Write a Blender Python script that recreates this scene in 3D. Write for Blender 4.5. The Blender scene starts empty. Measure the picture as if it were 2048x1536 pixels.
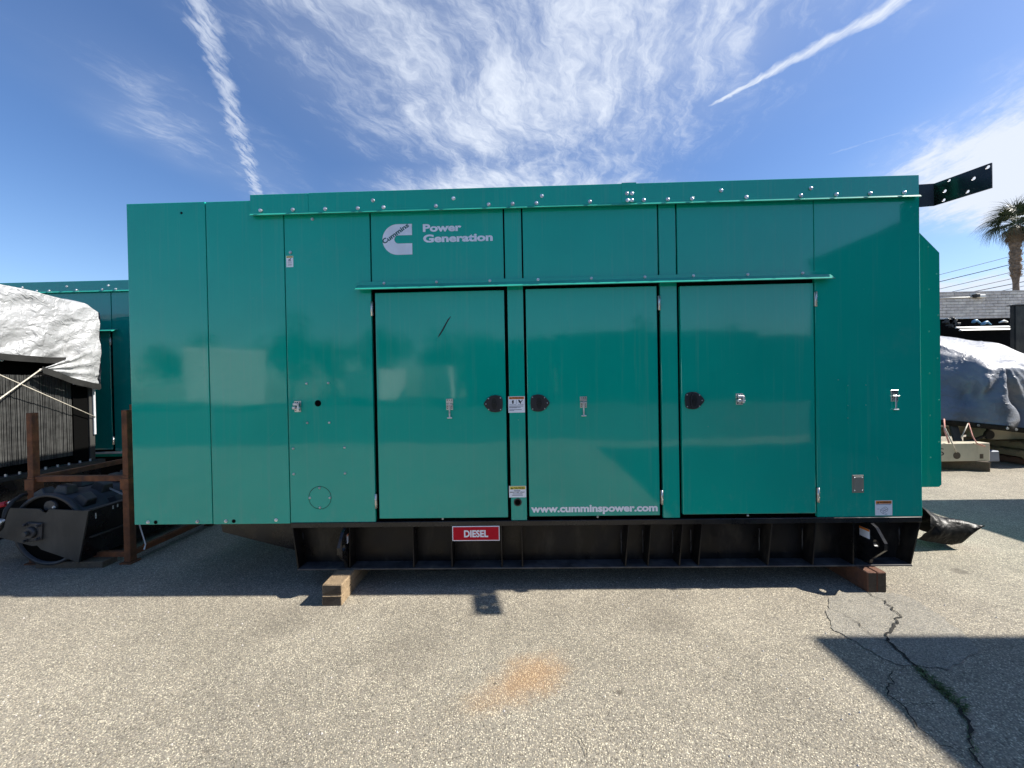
import bpy, bmesh, math, random
from mathutils import Vector, Matrix, noise
random.seed(7)
C = bpy.context.scene.collection
rad = math.radians
# ------------------------------------------------------------------ camera
FPX = 770.0; CW, CH = 2048, 1536
CAMZ = 1.57
cr = Vector((0.99958112, 0.02262221, -0.01805025)); cu = Vector((0.01786961, 0.00816176, 0.99980701)); cf = Vector((-0.02276517, 0.99971077, -0.00775409))
cam = bpy.data.cameras.new('camera'); camo = bpy.data.objects.new('camera', cam); C.objects.link(camo)
camo.matrix_world = Matrix(((cr.x, cu.x, -cf.x, 0), (cr.y, cu.y, -cf.y, 0), (cr.z, cu.z, -cf.z, CAMZ), (0, 0, 0, 1)))
cam.sensor_width = 36; cam.lens = 36 * FPX / CW; cam.clip_start = 0.05; cam.clip_end = 2000
bpy.context.scene.camera = camo
# ------------------------------------------------------------------ light
SUN_EL, SUN_AZ = 40.5, 0.5          # azimuth measured from +X towards +Y
sd = Vector((math.cos(rad(SUN_EL)) * math.cos(rad(SUN_AZ)), math.cos(rad(SUN_EL)) * math.sin(rad(SUN_AZ)), math.sin(rad(SUN_EL))))
sun = bpy.data.lights.new('sun', 'SUN'); sun.energy = 5.0; sun.angle = rad(0.53); sun.color = (1.0, 0.95, 0.87)
suno = bpy.data.objects.new('sun', sun); C.objects.link(suno); suno.rotation_euler = (-sd).to_track_quat('-Z', 'Y').to_euler()
vs = bpy.context.scene.view_settings
bpy.context.scene.display_settings.display_device = 'sRGB'
vs.view_transform = 'Standard'; vs.look = 'None'; vs.gamma = 1.0; vs.use_curve_mapping = False
vs.exposure = 0.95
bpy.context.scene.cycles.max_bounces = 6
bpy.context.scene.cycles.use_adaptive_sampling = True
bpy.context.scene.cycles.use_denoising = True
W = bpy.data.worlds.new('World'); bpy.context.scene.world = W; W.use_nodes = True
nt = W.node_tree; nt.nodes.clear()

class N:
    """small helper for node maths"""
    def __init__(s, nt): s.t = nt
    def n(s, typ, **k):
        x = s.t.nodes.new(typ)
        for a, b in k.items(): setattr(x, a, b)
        return x
    def put(s, sock, v):
        if isinstance(v, bpy.types.NodeSocket): s.t.links.new(v, sock)
        elif v is not None: sock.default_value = v
    def m(s, op, a, b=None, c=None, clamp=False):
        x = s.n('ShaderNodeMath', operation=op, use_clamp=clamp); s.put(x.inputs[0], a)
        if b is not None: s.put(x.inputs[1], b)
        if c is not None: s.put(x.inputs[2], c)
        return x.outputs[0]
    def v(s, op, a, b=None):
        x = s.n('ShaderNodeVectorMath', operation=op); s.put(x.inputs[0], a)
        if b is not None: s.put(x.inputs[1], b)
        return x.outputs[1] if op in ('DOT_PRODUCT', 'LENGTH', 'DISTANCE') else x.outputs[0]
    def noise(s, vec, scale, detail=2, rough=.5, dist=0.0, col=False):
        x = s.n('ShaderNodeTexNoise'); s.put(x.inputs['Vector'], vec); s.put(x.inputs['Scale'], scale); s.put(x.inputs['Detail'], detail)
        s.put(x.inputs['Roughness'], rough); s.put(x.inputs['Distortion'], dist)
        return x.outputs['Color'] if col else x.outputs['Fac']
    def voro(s, vec, scale, feature='F1', out='Distance'):
        x = s.n('ShaderNodeTexVoronoi', feature=feature); s.put(x.inputs['Vector'], vec); s.put(x.inputs['Scale'], scale)
        return x.outputs[out]
    def ramp(s, f, a, b, lo=0.0, hi=1.0, smooth=True):
        x = s.n('ShaderNodeMapRange', interpolation_type='SMOOTHSTEP' if smooth else 'LINEAR')
        for i, q in enumerate((f, a, b, lo, hi)): s.put(x.inputs[i], q)
        return x.outputs[0]
    def mix(s, f, a, b, mode='MIX'):
        x = s.n('ShaderNodeMixRGB', blend_type=mode); s.put(x.inputs[0], f); s.put(x.inputs[1], a if isinstance(a, bpy.types.NodeSocket) else (*a, 1)); s.put(x.inputs[2], b if isinstance(b, bpy.types.NodeSocket) else (*b, 1))
        return x.outputs[0]
    def map(s, vec, scale=(1, 1, 1), rot=(0, 0, 0), loc=(0, 0, 0)):
        x = s.n('ShaderNodeMapping'); s.put(x.inputs['Vector'], vec); x.inputs['Scale'].default_value = scale; x.inputs['Rotation'].default_value = rot; x.inputs['Location'].default_value = loc
        return x.outputs[0]
    def comb(s, x, y, z=0.0):
        c = s.n('ShaderNodeCombineXYZ'); s.put(c.inputs[0], x); s.put(c.inputs[1], y); s.put(c.inputs[2], z); return c.outputs[0]

w = N(nt)
sky = w.n('ShaderNodeTexSky', sky_type='NISHITA'); sky.sun_disc = False; sky.sun_elevation = rad(SUN_EL); sky.sun_rotation = math.pi / 2 - rad(SUN_AZ)
sky.air_density = 1.0; sky.dust_density = 0.6; sky.ozone_density = 2.2; sky.altitude = 100
tc = w.n('ShaderNodeTexCoord').outputs['Generated']
sep = w.n('ShaderNodeSeparateXYZ'); nt.links.new(tc, sep.inputs[0])
dz = w.m('MAXIMUM', sep.outputs[2], 0.04)
U = w.m('DIVIDE', sep.outputs[0], dz); V = w.m('DIVIDE', sep.outputs[1], dz)   # a high flat cloud layer
P = w.comb(U, V, 0.0)
wob = w.v('SUBTRACT', w.noise(P, 2.6, 4, .6, col=True), (.5, .5, .5))
wob2 = w.v('SUBTRACT', w.noise(P, 11, 3, .6, col=True), (.5, .5, .5))
def vscale(a, f):
    x = w.n('ShaderNodeVectorMath', operation='SCALE'); w.put(x.inputs[0], a); w.put(x.inputs['Scale'], f); return x.outputs[0]
Pw = w.v('ADD', P, vscale(wob, 0.24))
Pw = w.v('ADD', Pw, vscale(wob2, 0.035))
st1 = w.noise(w.map(w.map(Pw, (1, 1, 1), (0, 0, rad(14))), (12.0, 2.8, 1)), 1.0, 11, .70, .2)
st2 = w.noise(w.map(w.map(Pw, (1, 1, 1), (0, 0, rad(52))), (10.0, 3.0, 1), (0, 0, 0), (3, 1, 0)), 1.0, 11, .70, .2)
st3 = w.noise(w.map(Pw, (3.4, 2.6, 1), (0, 0, 0), (7, 3, 0)), 1.0, 6, .6, .5)
big = w.noise(w.map(P, (1, 1, 1), (0, 0, 0), (2.3, .4, 0)), 1.7, 3, .5)
def blob(cx, cy, rx, ry, rot=0.0):
    q = w.map(P, (1, 1, 1), (0, 0, 0), (-cx, -cy, 0)); q = w.map(q, (1, 1, 1), (0, 0, rot)); q = w.map(q, (1 / rx, 1 / ry, 0))
    return w.ramp(w.v('LENGTH', q), 1.0, 0.10)
mask = w.m('MAXIMUM', w.m('MULTIPLY', blob(.10, 1.15, 1.5, 1.6), .86), w.m('MULTIPLY', blob(-.02, 2.3, 1.5, 1.1), 1.0))
mask = w.m('MAXIMUM', mask, w.m('MULTIPLY', blob(3.2, 1.85, 2.05, 1.2, rad(-12)), 2.6))
mask = w.m('MAXIMUM', mask, w.m('MULTIPLY', blob(5.5, 5.0, 3.6, 2.4, rad(45)), 1.2))
mask = w.m('MAXIMUM', mask, w.m('MULTIPLY', blob(-1.25, 1.55, .65, 1.1), .40))
mask = w.m('MAXIMUM', mask, w.m('MULTIPLY', blob(0, -1.5, 3, 1.8), .3))
mask = w.m('ADD', mask, w.m('MULTIPLY', w.ramp(big, .5, .75), .22))
dens = w.m('ADD', w.m('MULTIPLY', st1, .50), w.m('MULTIPLY', st2, .36))
dens = w.m('ADD', dens, w.m('MULTIPLY', st3, .34))
dens = w.m('ADD', dens, w.m('MULTIPLY', w.m('SUBTRACT', mask, .62), .30))
cir = w.m('MULTIPLY', w.ramp(dens, .51, .84), w.ramp(mask, .05, .7), clamp=True)
cir = w.m('MULTIPLY', cir, .78)
veil = w.m('MULTIPLY', w.m('MULTIPLY', w.ramp(mask, .08, 1.0), w.ramp(big, .2, .7, .5, 1.0)), .26)
def trail(ax, ay, bx, by, wd, taper, seed, broken, tmin, tmax=99.0):
    L = math.hypot(bx - ax, by - ay); tx, ty = (bx - ax) / L, (by - ay) / L
    q = w.map(w.v('ADD', P, vscale(wob2, .055)), (1, 1, 0), (0, 0, 0), (-ax, -ay, 0))
    t = w.v('DOT_PRODUCT', q, (tx, ty, 0)); d = w.m('ABSOLUTE', w.v('DOT_PRODUCT', q, (-ty, tx, 0)))
    q2 = w.comb(w.m('MULTIPLY', t, .75), w.v('DOT_PRODUCT', q, (-ty, tx, 0)), seed)
    nz = w.noise(q2, 9, 8, .6, .3); fib = w.noise(w.map(w.map(q2, (1, 1, 1), (0, 0, rad(28))), (14, 60, 1)), 1, 5, .6)
    ww = w.m('MULTIPLY', w.ramp(t, 0.0, taper, .30, 1.0), wd) if taper > 0 else wd
    e = w.m('DIVIDE', d, ww)
    a = w.ramp(w.m('ADD', e, w.m('MULTIPLY', w.m('SUBTRACT', nz, .5), 2.2)), 1.25, .05)
    a = w.m('MULTIPLY', a, w.ramp(fib, .28, .62, broken, 1.0))
    a = w.m('MULTIPLY', a, w.ramp(t, tmin - .05, tmin + .03))
    return w.m('MULTIPLY', a, w.ramp(t, tmax + .1, tmax - .1))
t1 = w.m('MULTIPLY', trail(-.745, .85, -1.345, 1.972, .040, 0, 1.0, .10, -.6), .66)
t2 = w.m('MULTIPLY', trail(.725, 1.428, 1.032, 1.061, .036, .30, 5.0, .65, .0), .95)
t3 = w.m('MULTIPLY', trail(1.42, 1.78, 1.62, 1.62, .012, 0, 9.0, .3, .0, .3), .22)
cl = w.m('MAXIMUM', w.m('ADD', w.m('ADD', cir, veil, clamp=True), .05, clamp=True), w.m('MAXIMUM', t1, w.m('MAXIMUM', t2, t3)))
cl = w.m('MULTIPLY', cl, w.ramp(sep.outputs[2], 0.0, .05))
hsv = w.n('ShaderNodeHueSaturation'); nt.links.new(sky.outputs[0], hsv.inputs['Color']); hsv.inputs['Hue'].default_value = .508; hsv.inputs['Saturation'].default_value = 1.27; hsv.inputs['Value'].default_value = 1.38
low = w.m('MULTIPLY', w.ramp(sep.outputs[2], .40, .0), .25)
skyc = w.mix(low, hsv.outputs[0], (5.0, 7.3, 10.5))
skyc = w.mix(cl, skyc, (6.9, 7.5, 8.6))
bg = w.n('ShaderNodeBackground'); nt.links.new(skyc, bg.inputs[0]); bg.inputs[1].default_value = 0.062
wo = w.n('ShaderNodeOutputWorld'); nt.links.new(bg.outputs[0], wo.inputs[0])

# ------------------------------------------------------------------ measuring helpers: a point of a real plane seen from the standpoint
def ray(px, py): return cr * ((px - CW / 2) / FPX) - cu * ((py - CH / 2) / FPX) + cf
def F(px, py, y=2.9):
    d = ray(px, py); t = y / d.y; return d.x * t, CAMZ + d.z * t
def FX(px, py, y=2.9): return F(px, py, y)[0]
def FZ(px, py, y=2.9): return F(px, py, y)[1]
def G(px, py, z=0.0):
    d = ray(px, py); t = (z - CAMZ) / d.z; return d.x * t, d.y * t
def P3(px, py, y):
    x, z = F(px, py, y); return Vector((x, y, z))

# ------------------------------------------------------------------ materials
def pm(name, base, rough=.5, metal=0.0, spec=.5, var=.0, vscale_=3.0, bump=0.0, bscale=60.0, rvar=0.0, coat=0.0, grime=None, gamt=.0, gscale=2.0):
    m = bpy.data.materials.new(name); m.use_nodes = True; t = N(m.node_tree); b = m.node_tree.nodes['Principled BSDF']
    b.inputs['Roughness'].default_value = rough; b.inputs['Metallic'].default_value = metal; b.inputs['Specular IOR Level'].default_value = spec
    b.inputs['Coat Weight'].default_value = coat; b.inputs['Coat Roughness'].default_value = .08
    g = t.n('ShaderNodeNewGeometry').outputs['Position']
    col = None
    if var > 0:
        f = t.noise(g, vscale_, 5, .6)
        col = t.mix(t.ramp(f, .3, .7), tuple(c * (1 - var) for c in base), tuple(min(1, c * (1 + var)) for c in base))
    if grime:
        f2 = t.noise(t.map(g, (1, 1, .35)), gscale, 6, .65)
        col = t.mix(t.m('MULTIPLY', t.ramp(f2, .48, .72), gamt), col if col else base, grime)
    if col: m.node_tree.links.new(col, b.inputs['Base Color'])
    else: b.inputs['Base Color'].default_value = (*base, 1)
    if rvar > 0: m.node_tree.links.new(t.ramp(t.noise(g, 5, 4, .6), .3, .7, rough - rvar, rough + rvar), b.inputs['Roughness'])
    if bump > 0:
        bn = t.n('ShaderNodeBump'); bn.inputs['Strength'].default_value = 1; bn.inputs['Distance'].default_value = bump
        m.node_tree.links.new(t.noise(g, bscale, 4, .6), bn.inputs['Height']); m.node_tree.links.new(bn.outputs[0], b.inputs['Normal'])
    return m
def paint(name, base):
    m = bpy.data.materials.new(name); m.use_nodes = True; t = N(m.node_tree); b = m.node_tree.nodes['Principled BSDF']; L = m.node_tree.links
    g = t.n('ShaderNodeNewGeometry').outputs['Position']
    f = t.noise(t.map(g, (.5, .5, .5)), 1.6, 5, .6)
    c = t.mix(t.ramp(f, .3, .7), tuple(x * .94 for x in base), tuple(x * 1.05 for x in base))
    run = t.noise(t.map(g, (26, 26, .9)), 1.0, 4, .6)                # faint rain streaks of dust
    dust = t.m('MULTIPLY', t.ramp(run, .50, .80), .085)
    sz = t.n('ShaderNodeSeparateXYZ'); L.new(g, sz.inputs[0])
    splash = t.m('MULTIPLY', t.ramp(sz.outputs[2], .95, .5), t.ramp(t.noise(t.map(g, (1, 1, .5)), 14, 6, .7), .50, .75))
    smudge = t.m('MULTIPLY', t.ramp(t.noise(t.map(g, (1, 1, 1), (0, 0, 0), (4, 0, 2)), 1.9, 7, .7), .55, .78), .07)
    dust = t.m('ADD', dust, t.m('ADD', t.m('MULTIPLY', splash, .10), smudge), clamp=True)
    c = t.mix(dust, c, (.30, .33, .29))
    sp = t.voro(g, 9.0); sp = t.m('MULTIPLY', t.ramp(sp, .035, .015), t.ramp(t.noise(g, 2.2, 2), .56, .62))
    c = t.mix(t.m('MULTIPLY', sp, .35), c, (.42, .46, .40))
    L.new(c, b.inputs['Base Color'])
    L.new(t.ramp(t.noise(g, 2.4, 5, .65), .3, .7, .045, .09), b.inputs['Roughness'])
    b.inputs['Specular IOR Level'].default_value = .5
    b.inputs['Coat Weight'].default_value = .30; b.inputs['Coat Roughness'].default_value = .04
    bn = t.n('ShaderNodeBump'); bn.inputs['Strength'].default_value = 1; bn.inputs['Distance'].default_value = .0045
    L.new(t.noise(t.map(g, (1, 1, .8)), 1.5, 2, .4), bn.inputs['Height'])
    L.new(bn.outputs[0], b.inputs['Normal']); L.new(bn.outputs[0], b.inputs['Coat Normal'])
    return m
TEAL = (.0005, .385, .285)
M = dict(
    teal=paint('green_paint', TEAL),
    teal2=paint('green_paint_darker', (.002, .28, .24)),  # second cabinet's green, a little darker than the main one
    edge=pm('bare_green_edge', (.03, .34, .26), .3, var=.1),
    black=pm('black_paint', (.008, .008, .009), .28, var=.4, vscale_=6, grime=(.04, .036, .03), gamt=.25, gscale=5, rvar=.1),
    void=pm('void_black', (.002, .002, .002), .8, spec=.06),  # near-black that paints unlit gaps and holes; also plain black housings
    skid=pm('skid_black_paint', (.008, .007, .007), .38, var=.3, vscale_=5, grime=(.07, .06, .045), gamt=.45, gscale=6, rvar=.12, bump=.0009, bscale=40, spec=.25),
    dust=pm('dusty_black_steel', (.045, .044, .045), .6, var=.5, vscale_=9, grime=(.13, .12, .10), gamt=.7, gscale=9),
    zinc=pm('zinc_plated_steel', (.66, .67, .68), .38, metal=.85, var=.35, vscale_=25),
    steel=pm('stainless_steel', (.70, .69, .66), .28, metal=.9, var=.2, vscale_=30),
    handle=pm('black_plastic', (.018, .018, .021), .42, var=.2, vscale_=20, bump=.0002, bscale=300),
    deep=pm('handle_recess', (.002, .002, .002), .5),
    white=pm('white_vinyl', (.86, .88, .92), .5),
    vinyl=pm('pale_lettering_vinyl', (.76, .81, .90), .4, var=.05, vscale_=12),
    orange=pm('orange_vinyl', (.80, .24, .03), .45), yellow=pm('yellow_vinyl', (.72, .60, .08), .45),
    ink=pm('black_ink', (.012, .012, .02), .5), grey_ink=pm('grey_ink', (.16, .17, .22), .5),
    logo_ink=pm('dark_green_ink', (.006, .10, .09), .4),
    red=pm('red_sign', (.50, .004, .018), .6, spec=.2), tan=pm('beige_plastic', (.26, .25, .20), .5, var=.1),
    rust=pm('rusty_brown_steel', (.16, .055, .018), .75, var=.45, vscale_=9, grime=(.05, .025, .018), gamt=.7, gscale=11, bump=.001, bscale=50),
    roller=pm('dusty_black_roller', (.030, .031, .034), .55, var=.3, vscale_=6, grime=(.11, .10, .09), gamt=.3, gscale=8, bump=.0008, bscale=30),
    rollgrey=pm('charcoal_steel', (.035, .034, .031), .6, var=.25, vscale_=4, grime=(.08, .075, .065), gamt=.3, gscale=6),
    cream=pm('cream_paint', (.62, .56, .42), .45, var=.08, vscale_=3, grime=(.30, .24, .16), gamt=.35, gscale=5),
    strap=pm('pale_webbing', (.45, .47, .48), .7, var=.1, vscale_=30),
    rope=pm('dirty_rope', (.50, .46, .38), .8, var=.25, vscale_=40), redrope=pm('red_white_rope', (.55, .25, .20), .8, var=.3, vscale_=60),
    hem=pm('dark_grey_hem', (.018, .018, .017), .7, spec=.15, var=.3, vscale_=8),
    bluep=pm('blue_plastic', (.09, .25, .40), .5), redp=pm('red_plastic', (.45, .02, .03), .4),
    greyblue=pm('grey_blue_plastic', (.24, .27, .34), .6, var=.1),
    cable=pm('cable_black', (.02, .02, .02), .7),
    palefab=pm('white_corrugated_paint', (.78, .77, .72), .6, var=.06),
    darkbox=pm('dark_green_container_paint', (.01, .055, .05), .5, var=.15),
)
def wood(name, a, b_, sc=9.0, rot=(0, 0, 0)):
    m = bpy.data.materials.new(name); m.use_nodes = True; t = N(m.node_tree); b = m.node_tree.nodes['Principled BSDF']; L = m.node_tree.links
    g = t.n('ShaderNodeTexCoord').outputs['Object']
    wv = t.n('ShaderNodeTexWave', wave_type='RINGS', rings_direction='Y'); L.new(t.v('ADD', t.map(g, (1, .12, 1), rot, (.13, .0, .17)), t.noise(g, 9, 4, .6, col=True)), wv.inputs['Vector']); wv.inputs['Scale'].default_value = sc; wv.inputs['Distortion'].default_value = 1.5; wv.inputs['Detail'].default_value = 4
    c = t.mix(wv.outputs['Fac'], a, b_)
    c = t.mix(t.m('MULTIPLY', t.ramp(t.noise(g, 14, 5, .7), .5, .75), .6), c, tuple(x * .35 for x in a))
    L.new(c, b.inputs['Base Color']); b.inputs['Roughness'].default_value = .85
    bn = t.n('ShaderNodeBump'); bn.inputs['Distance'].default_value = .002; L.new(t.m('ADD', wv.outputs['Fac'], t.noise(g, 90, 3)), bn.inputs['Height']); L.new(bn.outputs[0], b.inputs['Normal'])
    return m
M['wood'] = wood('weathered_timber', (.34, .25, .15), (.24, .17, .10))
M['woodred'] = wood('red_brown_timber', (.17, .075, .04), (.13, .055, .032))
M['wooddark'] = wood('grey_timber', (.16, .12, .08), (.10, .075, .05))
M['shaded_endgrain'] = wood('shaded_timber_end_grain', (.095, .07, .045), (.055, .04, .027), 14)  # end grain, coloured darker to stand for shade on the block ends
def tarpmat(name, base, metal, rough, bd=.03, spec=.5):
    m = bpy.data.materials.new(name); m.use_nodes = True; t = N(m.node_tree); b = m.node_tree.nodes['Principled BSDF']; L = m.node_tree.links
    g = t.n('ShaderNodeNewGeometry').outputs['Position']
    q = t.v('ADD', g, t.noise(g, 3.0, 3, .6, col=True))
    f1 = t.voro(t.map(q, (1, 1, 2.2)), 3.6); f2 = t.noise(t.map(q, (2, 2, 5), (.5, .3, 0)), 1.2, 3, .5, .8)
    f3 = t.noise(t.map(q, (9, 9, 22), (.8, .2, 0)), 1.0, 3, .5, .6)
    h = t.m('ADD', t.m('ADD', t.m('MULTIPLY', f1, .45), t.m('MULTIPLY', f2, 1.0)), t.m('MULTIPLY', f3, .12))
    bn = t.n('ShaderNodeBump'); bn.inputs['Distance'].default_value = bd; bn.inputs['Strength'].default_value = .8; L.new(h, bn.inputs['Height']); L.new(bn.outputs[0], b.inputs['Normal'])
    c = t.mix(t.ramp(t.noise(g, 2.5, 5, .6), .35, .7), base, tuple(x * .8 for x in base)); L.new(c, b.inputs['Base Color'])
    b.inputs['Metallic'].default_value = metal; b.inputs['Roughness'].default_value = rough; b.inputs['Specular IOR Level'].default_value = spec
    return m
M['tarp'] = tarpmat('silver_white_tarpaulin', (.36, .365, .37), .10, .42, .04)
M['tarp2'] = tarpmat('silver_grey_tarpaulin', (.215, .225, .25), .15, .45, .016)
M['bag'] = tarpmat('black_plastic_sheet', (.004, .0045, .005), 0.0, .42, .016, .12)

def asphalt(nm='weathered_asphalt', tint=(1.20, 1.165, 1.09)):
    m = bpy.data.materials.new(nm); m.use_nodes = True; t = N(m.node_tree); b = m.node_tree.nodes['Principled BSDF']; L = m.node_tree.links
    g = t.n('ShaderNodeNewGeometry').outputs['Position']
    gj = t.v('ADD', g, t.noise(g, 90, 2, .5, col=True))
    vc = t.n('ShaderNodeTexVoronoi'); L.new(g, vc.inputs['Vector']); vc.inputs['Scale'].default_value = 138; vc.inputs['Randomness'].default_value = 1
    cell = t.n('ShaderNodeSeparateXYZ'); L.new(vc.outputs['Color'], cell.inputs[0])
    stone = t.ramp(vc.outputs['Distance'], .62, .25)                      # stone body against the binder
    v2 = t.n('ShaderNodeTexVoronoi'); L.new(g, v2.inputs['Vector']); v2.inputs['Scale'].default_value = 190
    c2 = t.n('ShaderNodeSeparateXYZ'); L.new(v2.outputs['Color'], c2.inputs[0])
    tone = t.ramp(cell.outputs[0], 0, 1, .72, 1.22, False)
    tone2 = t.ramp(c2.outputs[0], 0, 1, .82, 1.16, False)
    pale = t.mix(cell.outputs[1], (.37, .325, .245), (.31, .285, .235))
    fine = t.mix(t.ramp(cell.outputs[2], .80, .86), pale, (.50, .46, .37))
    fine = t.mix(t.ramp(cell.outputs[2], .16, .10), fine, (.13, .115, .095))
    c = t.mix(stone, (.205, .19, .162), fine)
    k = t.m('MULTIPLY', tone, tone2)
    blot = t.noise(g, .9, 6, .6); blot2 = t.noise(t.map(g, (1, 1, 1), (0, 0, 0), (5, 2, 0)), 3.2, 5, .65)
    k = t.m('MULTIPLY', k, t.ramp(blot, .25, .75, .86, 1.10)); k = t.m('MULTIPLY', k, t.ramp(blot2, .25, .75, .90, 1.07))
    c = t.mix(1.0, c, t.comb(k, k, k), 'MULTIPLY')
    # rusty orange spill and oil marks lying on the paving
    def spot(x, y, rx, ry, rot, a, b_):
        q = t.map(g, (1, 1, 0), (0, 0, 0), (-x, -y, 0)); q = t.map(q, (1, 1, 1), (0, 0, -rot)); q = t.map(q, (1 / rx, 1 / ry, 1))
        e = t.m('ADD', t.v('LENGTH', q), t.m('MULTIPLY', t.m('SUBTRACT', t.noise(g, 9, 5, .7), .5), 1.3)); return t.ramp(e, a, b_)
    s = G(1062, 1352); e = G(1010, 1385)
    rs = t.m('MAXIMUM', spot(s[0], s[1], .24, .15, .55, 1.35, .15), t.m('MULTIPLY', spot(e[0], e[1], .24, .10, .4, 1.4, .2), .55))
    c = t.mix(t.m('MULTIPLY', rs, .62), c, t.mix(stone, (.22, .125, .06), (.46, .30, .155)))
    for (px, py, rr, am) in ((1240, 1384, .022, .7), (415, 1500, .03, .5), (1920, 1143, .07, .6), (600, 1230, .3, .22), (1330, 1240, .22, .25), (830, 1300, .3, .15), (990, 1367, .012, .8)):
        x, y = G(px, py); c = t.mix(t.m('MULTIPLY', spot(x, y, rr, rr * .8, .2, 1.2, .4), am), c, (.07, .06, .05))
    c = t.mix(1.0, c, tint, 'MULTIPLY')
    L.new(c, b.inputs['Base Color']); b.inputs['Roughness'].default_value = .82; b.inputs['Specular IOR Level'].default_value = .35
    h = t.m('ADD', t.m('MULTIPLY', stone, t.ramp(cell.outputs[1], 0, 1, .45, 1.0, False)), t.m('MULTIPLY', t.ramp(v2.outputs['Distance'], .6, .1), .22))
    bn = t.n('ShaderNodeBump'); bn.inputs['Distance'].default_value = .0022; bn.inputs['Strength'].default_value = 1.0; L.new(h, bn.inputs['Height'])
    b2 = t.n('ShaderNodeBump'); b2.inputs['Distance'].default_value = .02; L.new(t.noise(g, 2.2, 4), b2.inputs['Height']); L.new(bn.outputs[0], b2.inputs['Normal']); L.new(b2.outputs[0], b.inputs['Normal'])
    return m
M['asphalt'] = asphalt()
M['patch'] = asphalt('smoother_asphalt_patch', (1.10, 1.11, 1.11))
M['crack'] = pm('crack_dirt', (.022, .02, .016), .95, var=.3, vscale_=30)
M['grass'] = pm('weed_green', (.09, .13, .05), .6, var=.4, vscale_=20)
M['cmu'] = pm('concrete_block', (.58, .54, .50), .9, var=.16, vscale_=2.5, bump=.006, bscale=25)
M['mortar'] = pm('block_joint', (.20, .18, .165), .95)
M['frond'] = pm('palm_frond', (.055, .075, .026), .5, var=.4, vscale_=2)
M['dry'] = pm('dead_palm_frond', (.17, .12, .07), .8, var=.35, vscale_=3)
M['bark'] = pm('palm_bark', (.20, .145, .10), .9, var=.4, vscale_=5, bump=.03, bscale=6)
M['leaf'] = pm('tree_leaf', (.035, .055, .018), .6, var=.4, vscale_=3)
M['core'] = pm('radiator_fin', (.048, .048, .046), .55, metal=.2, var=.35, vscale_=14)

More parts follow.
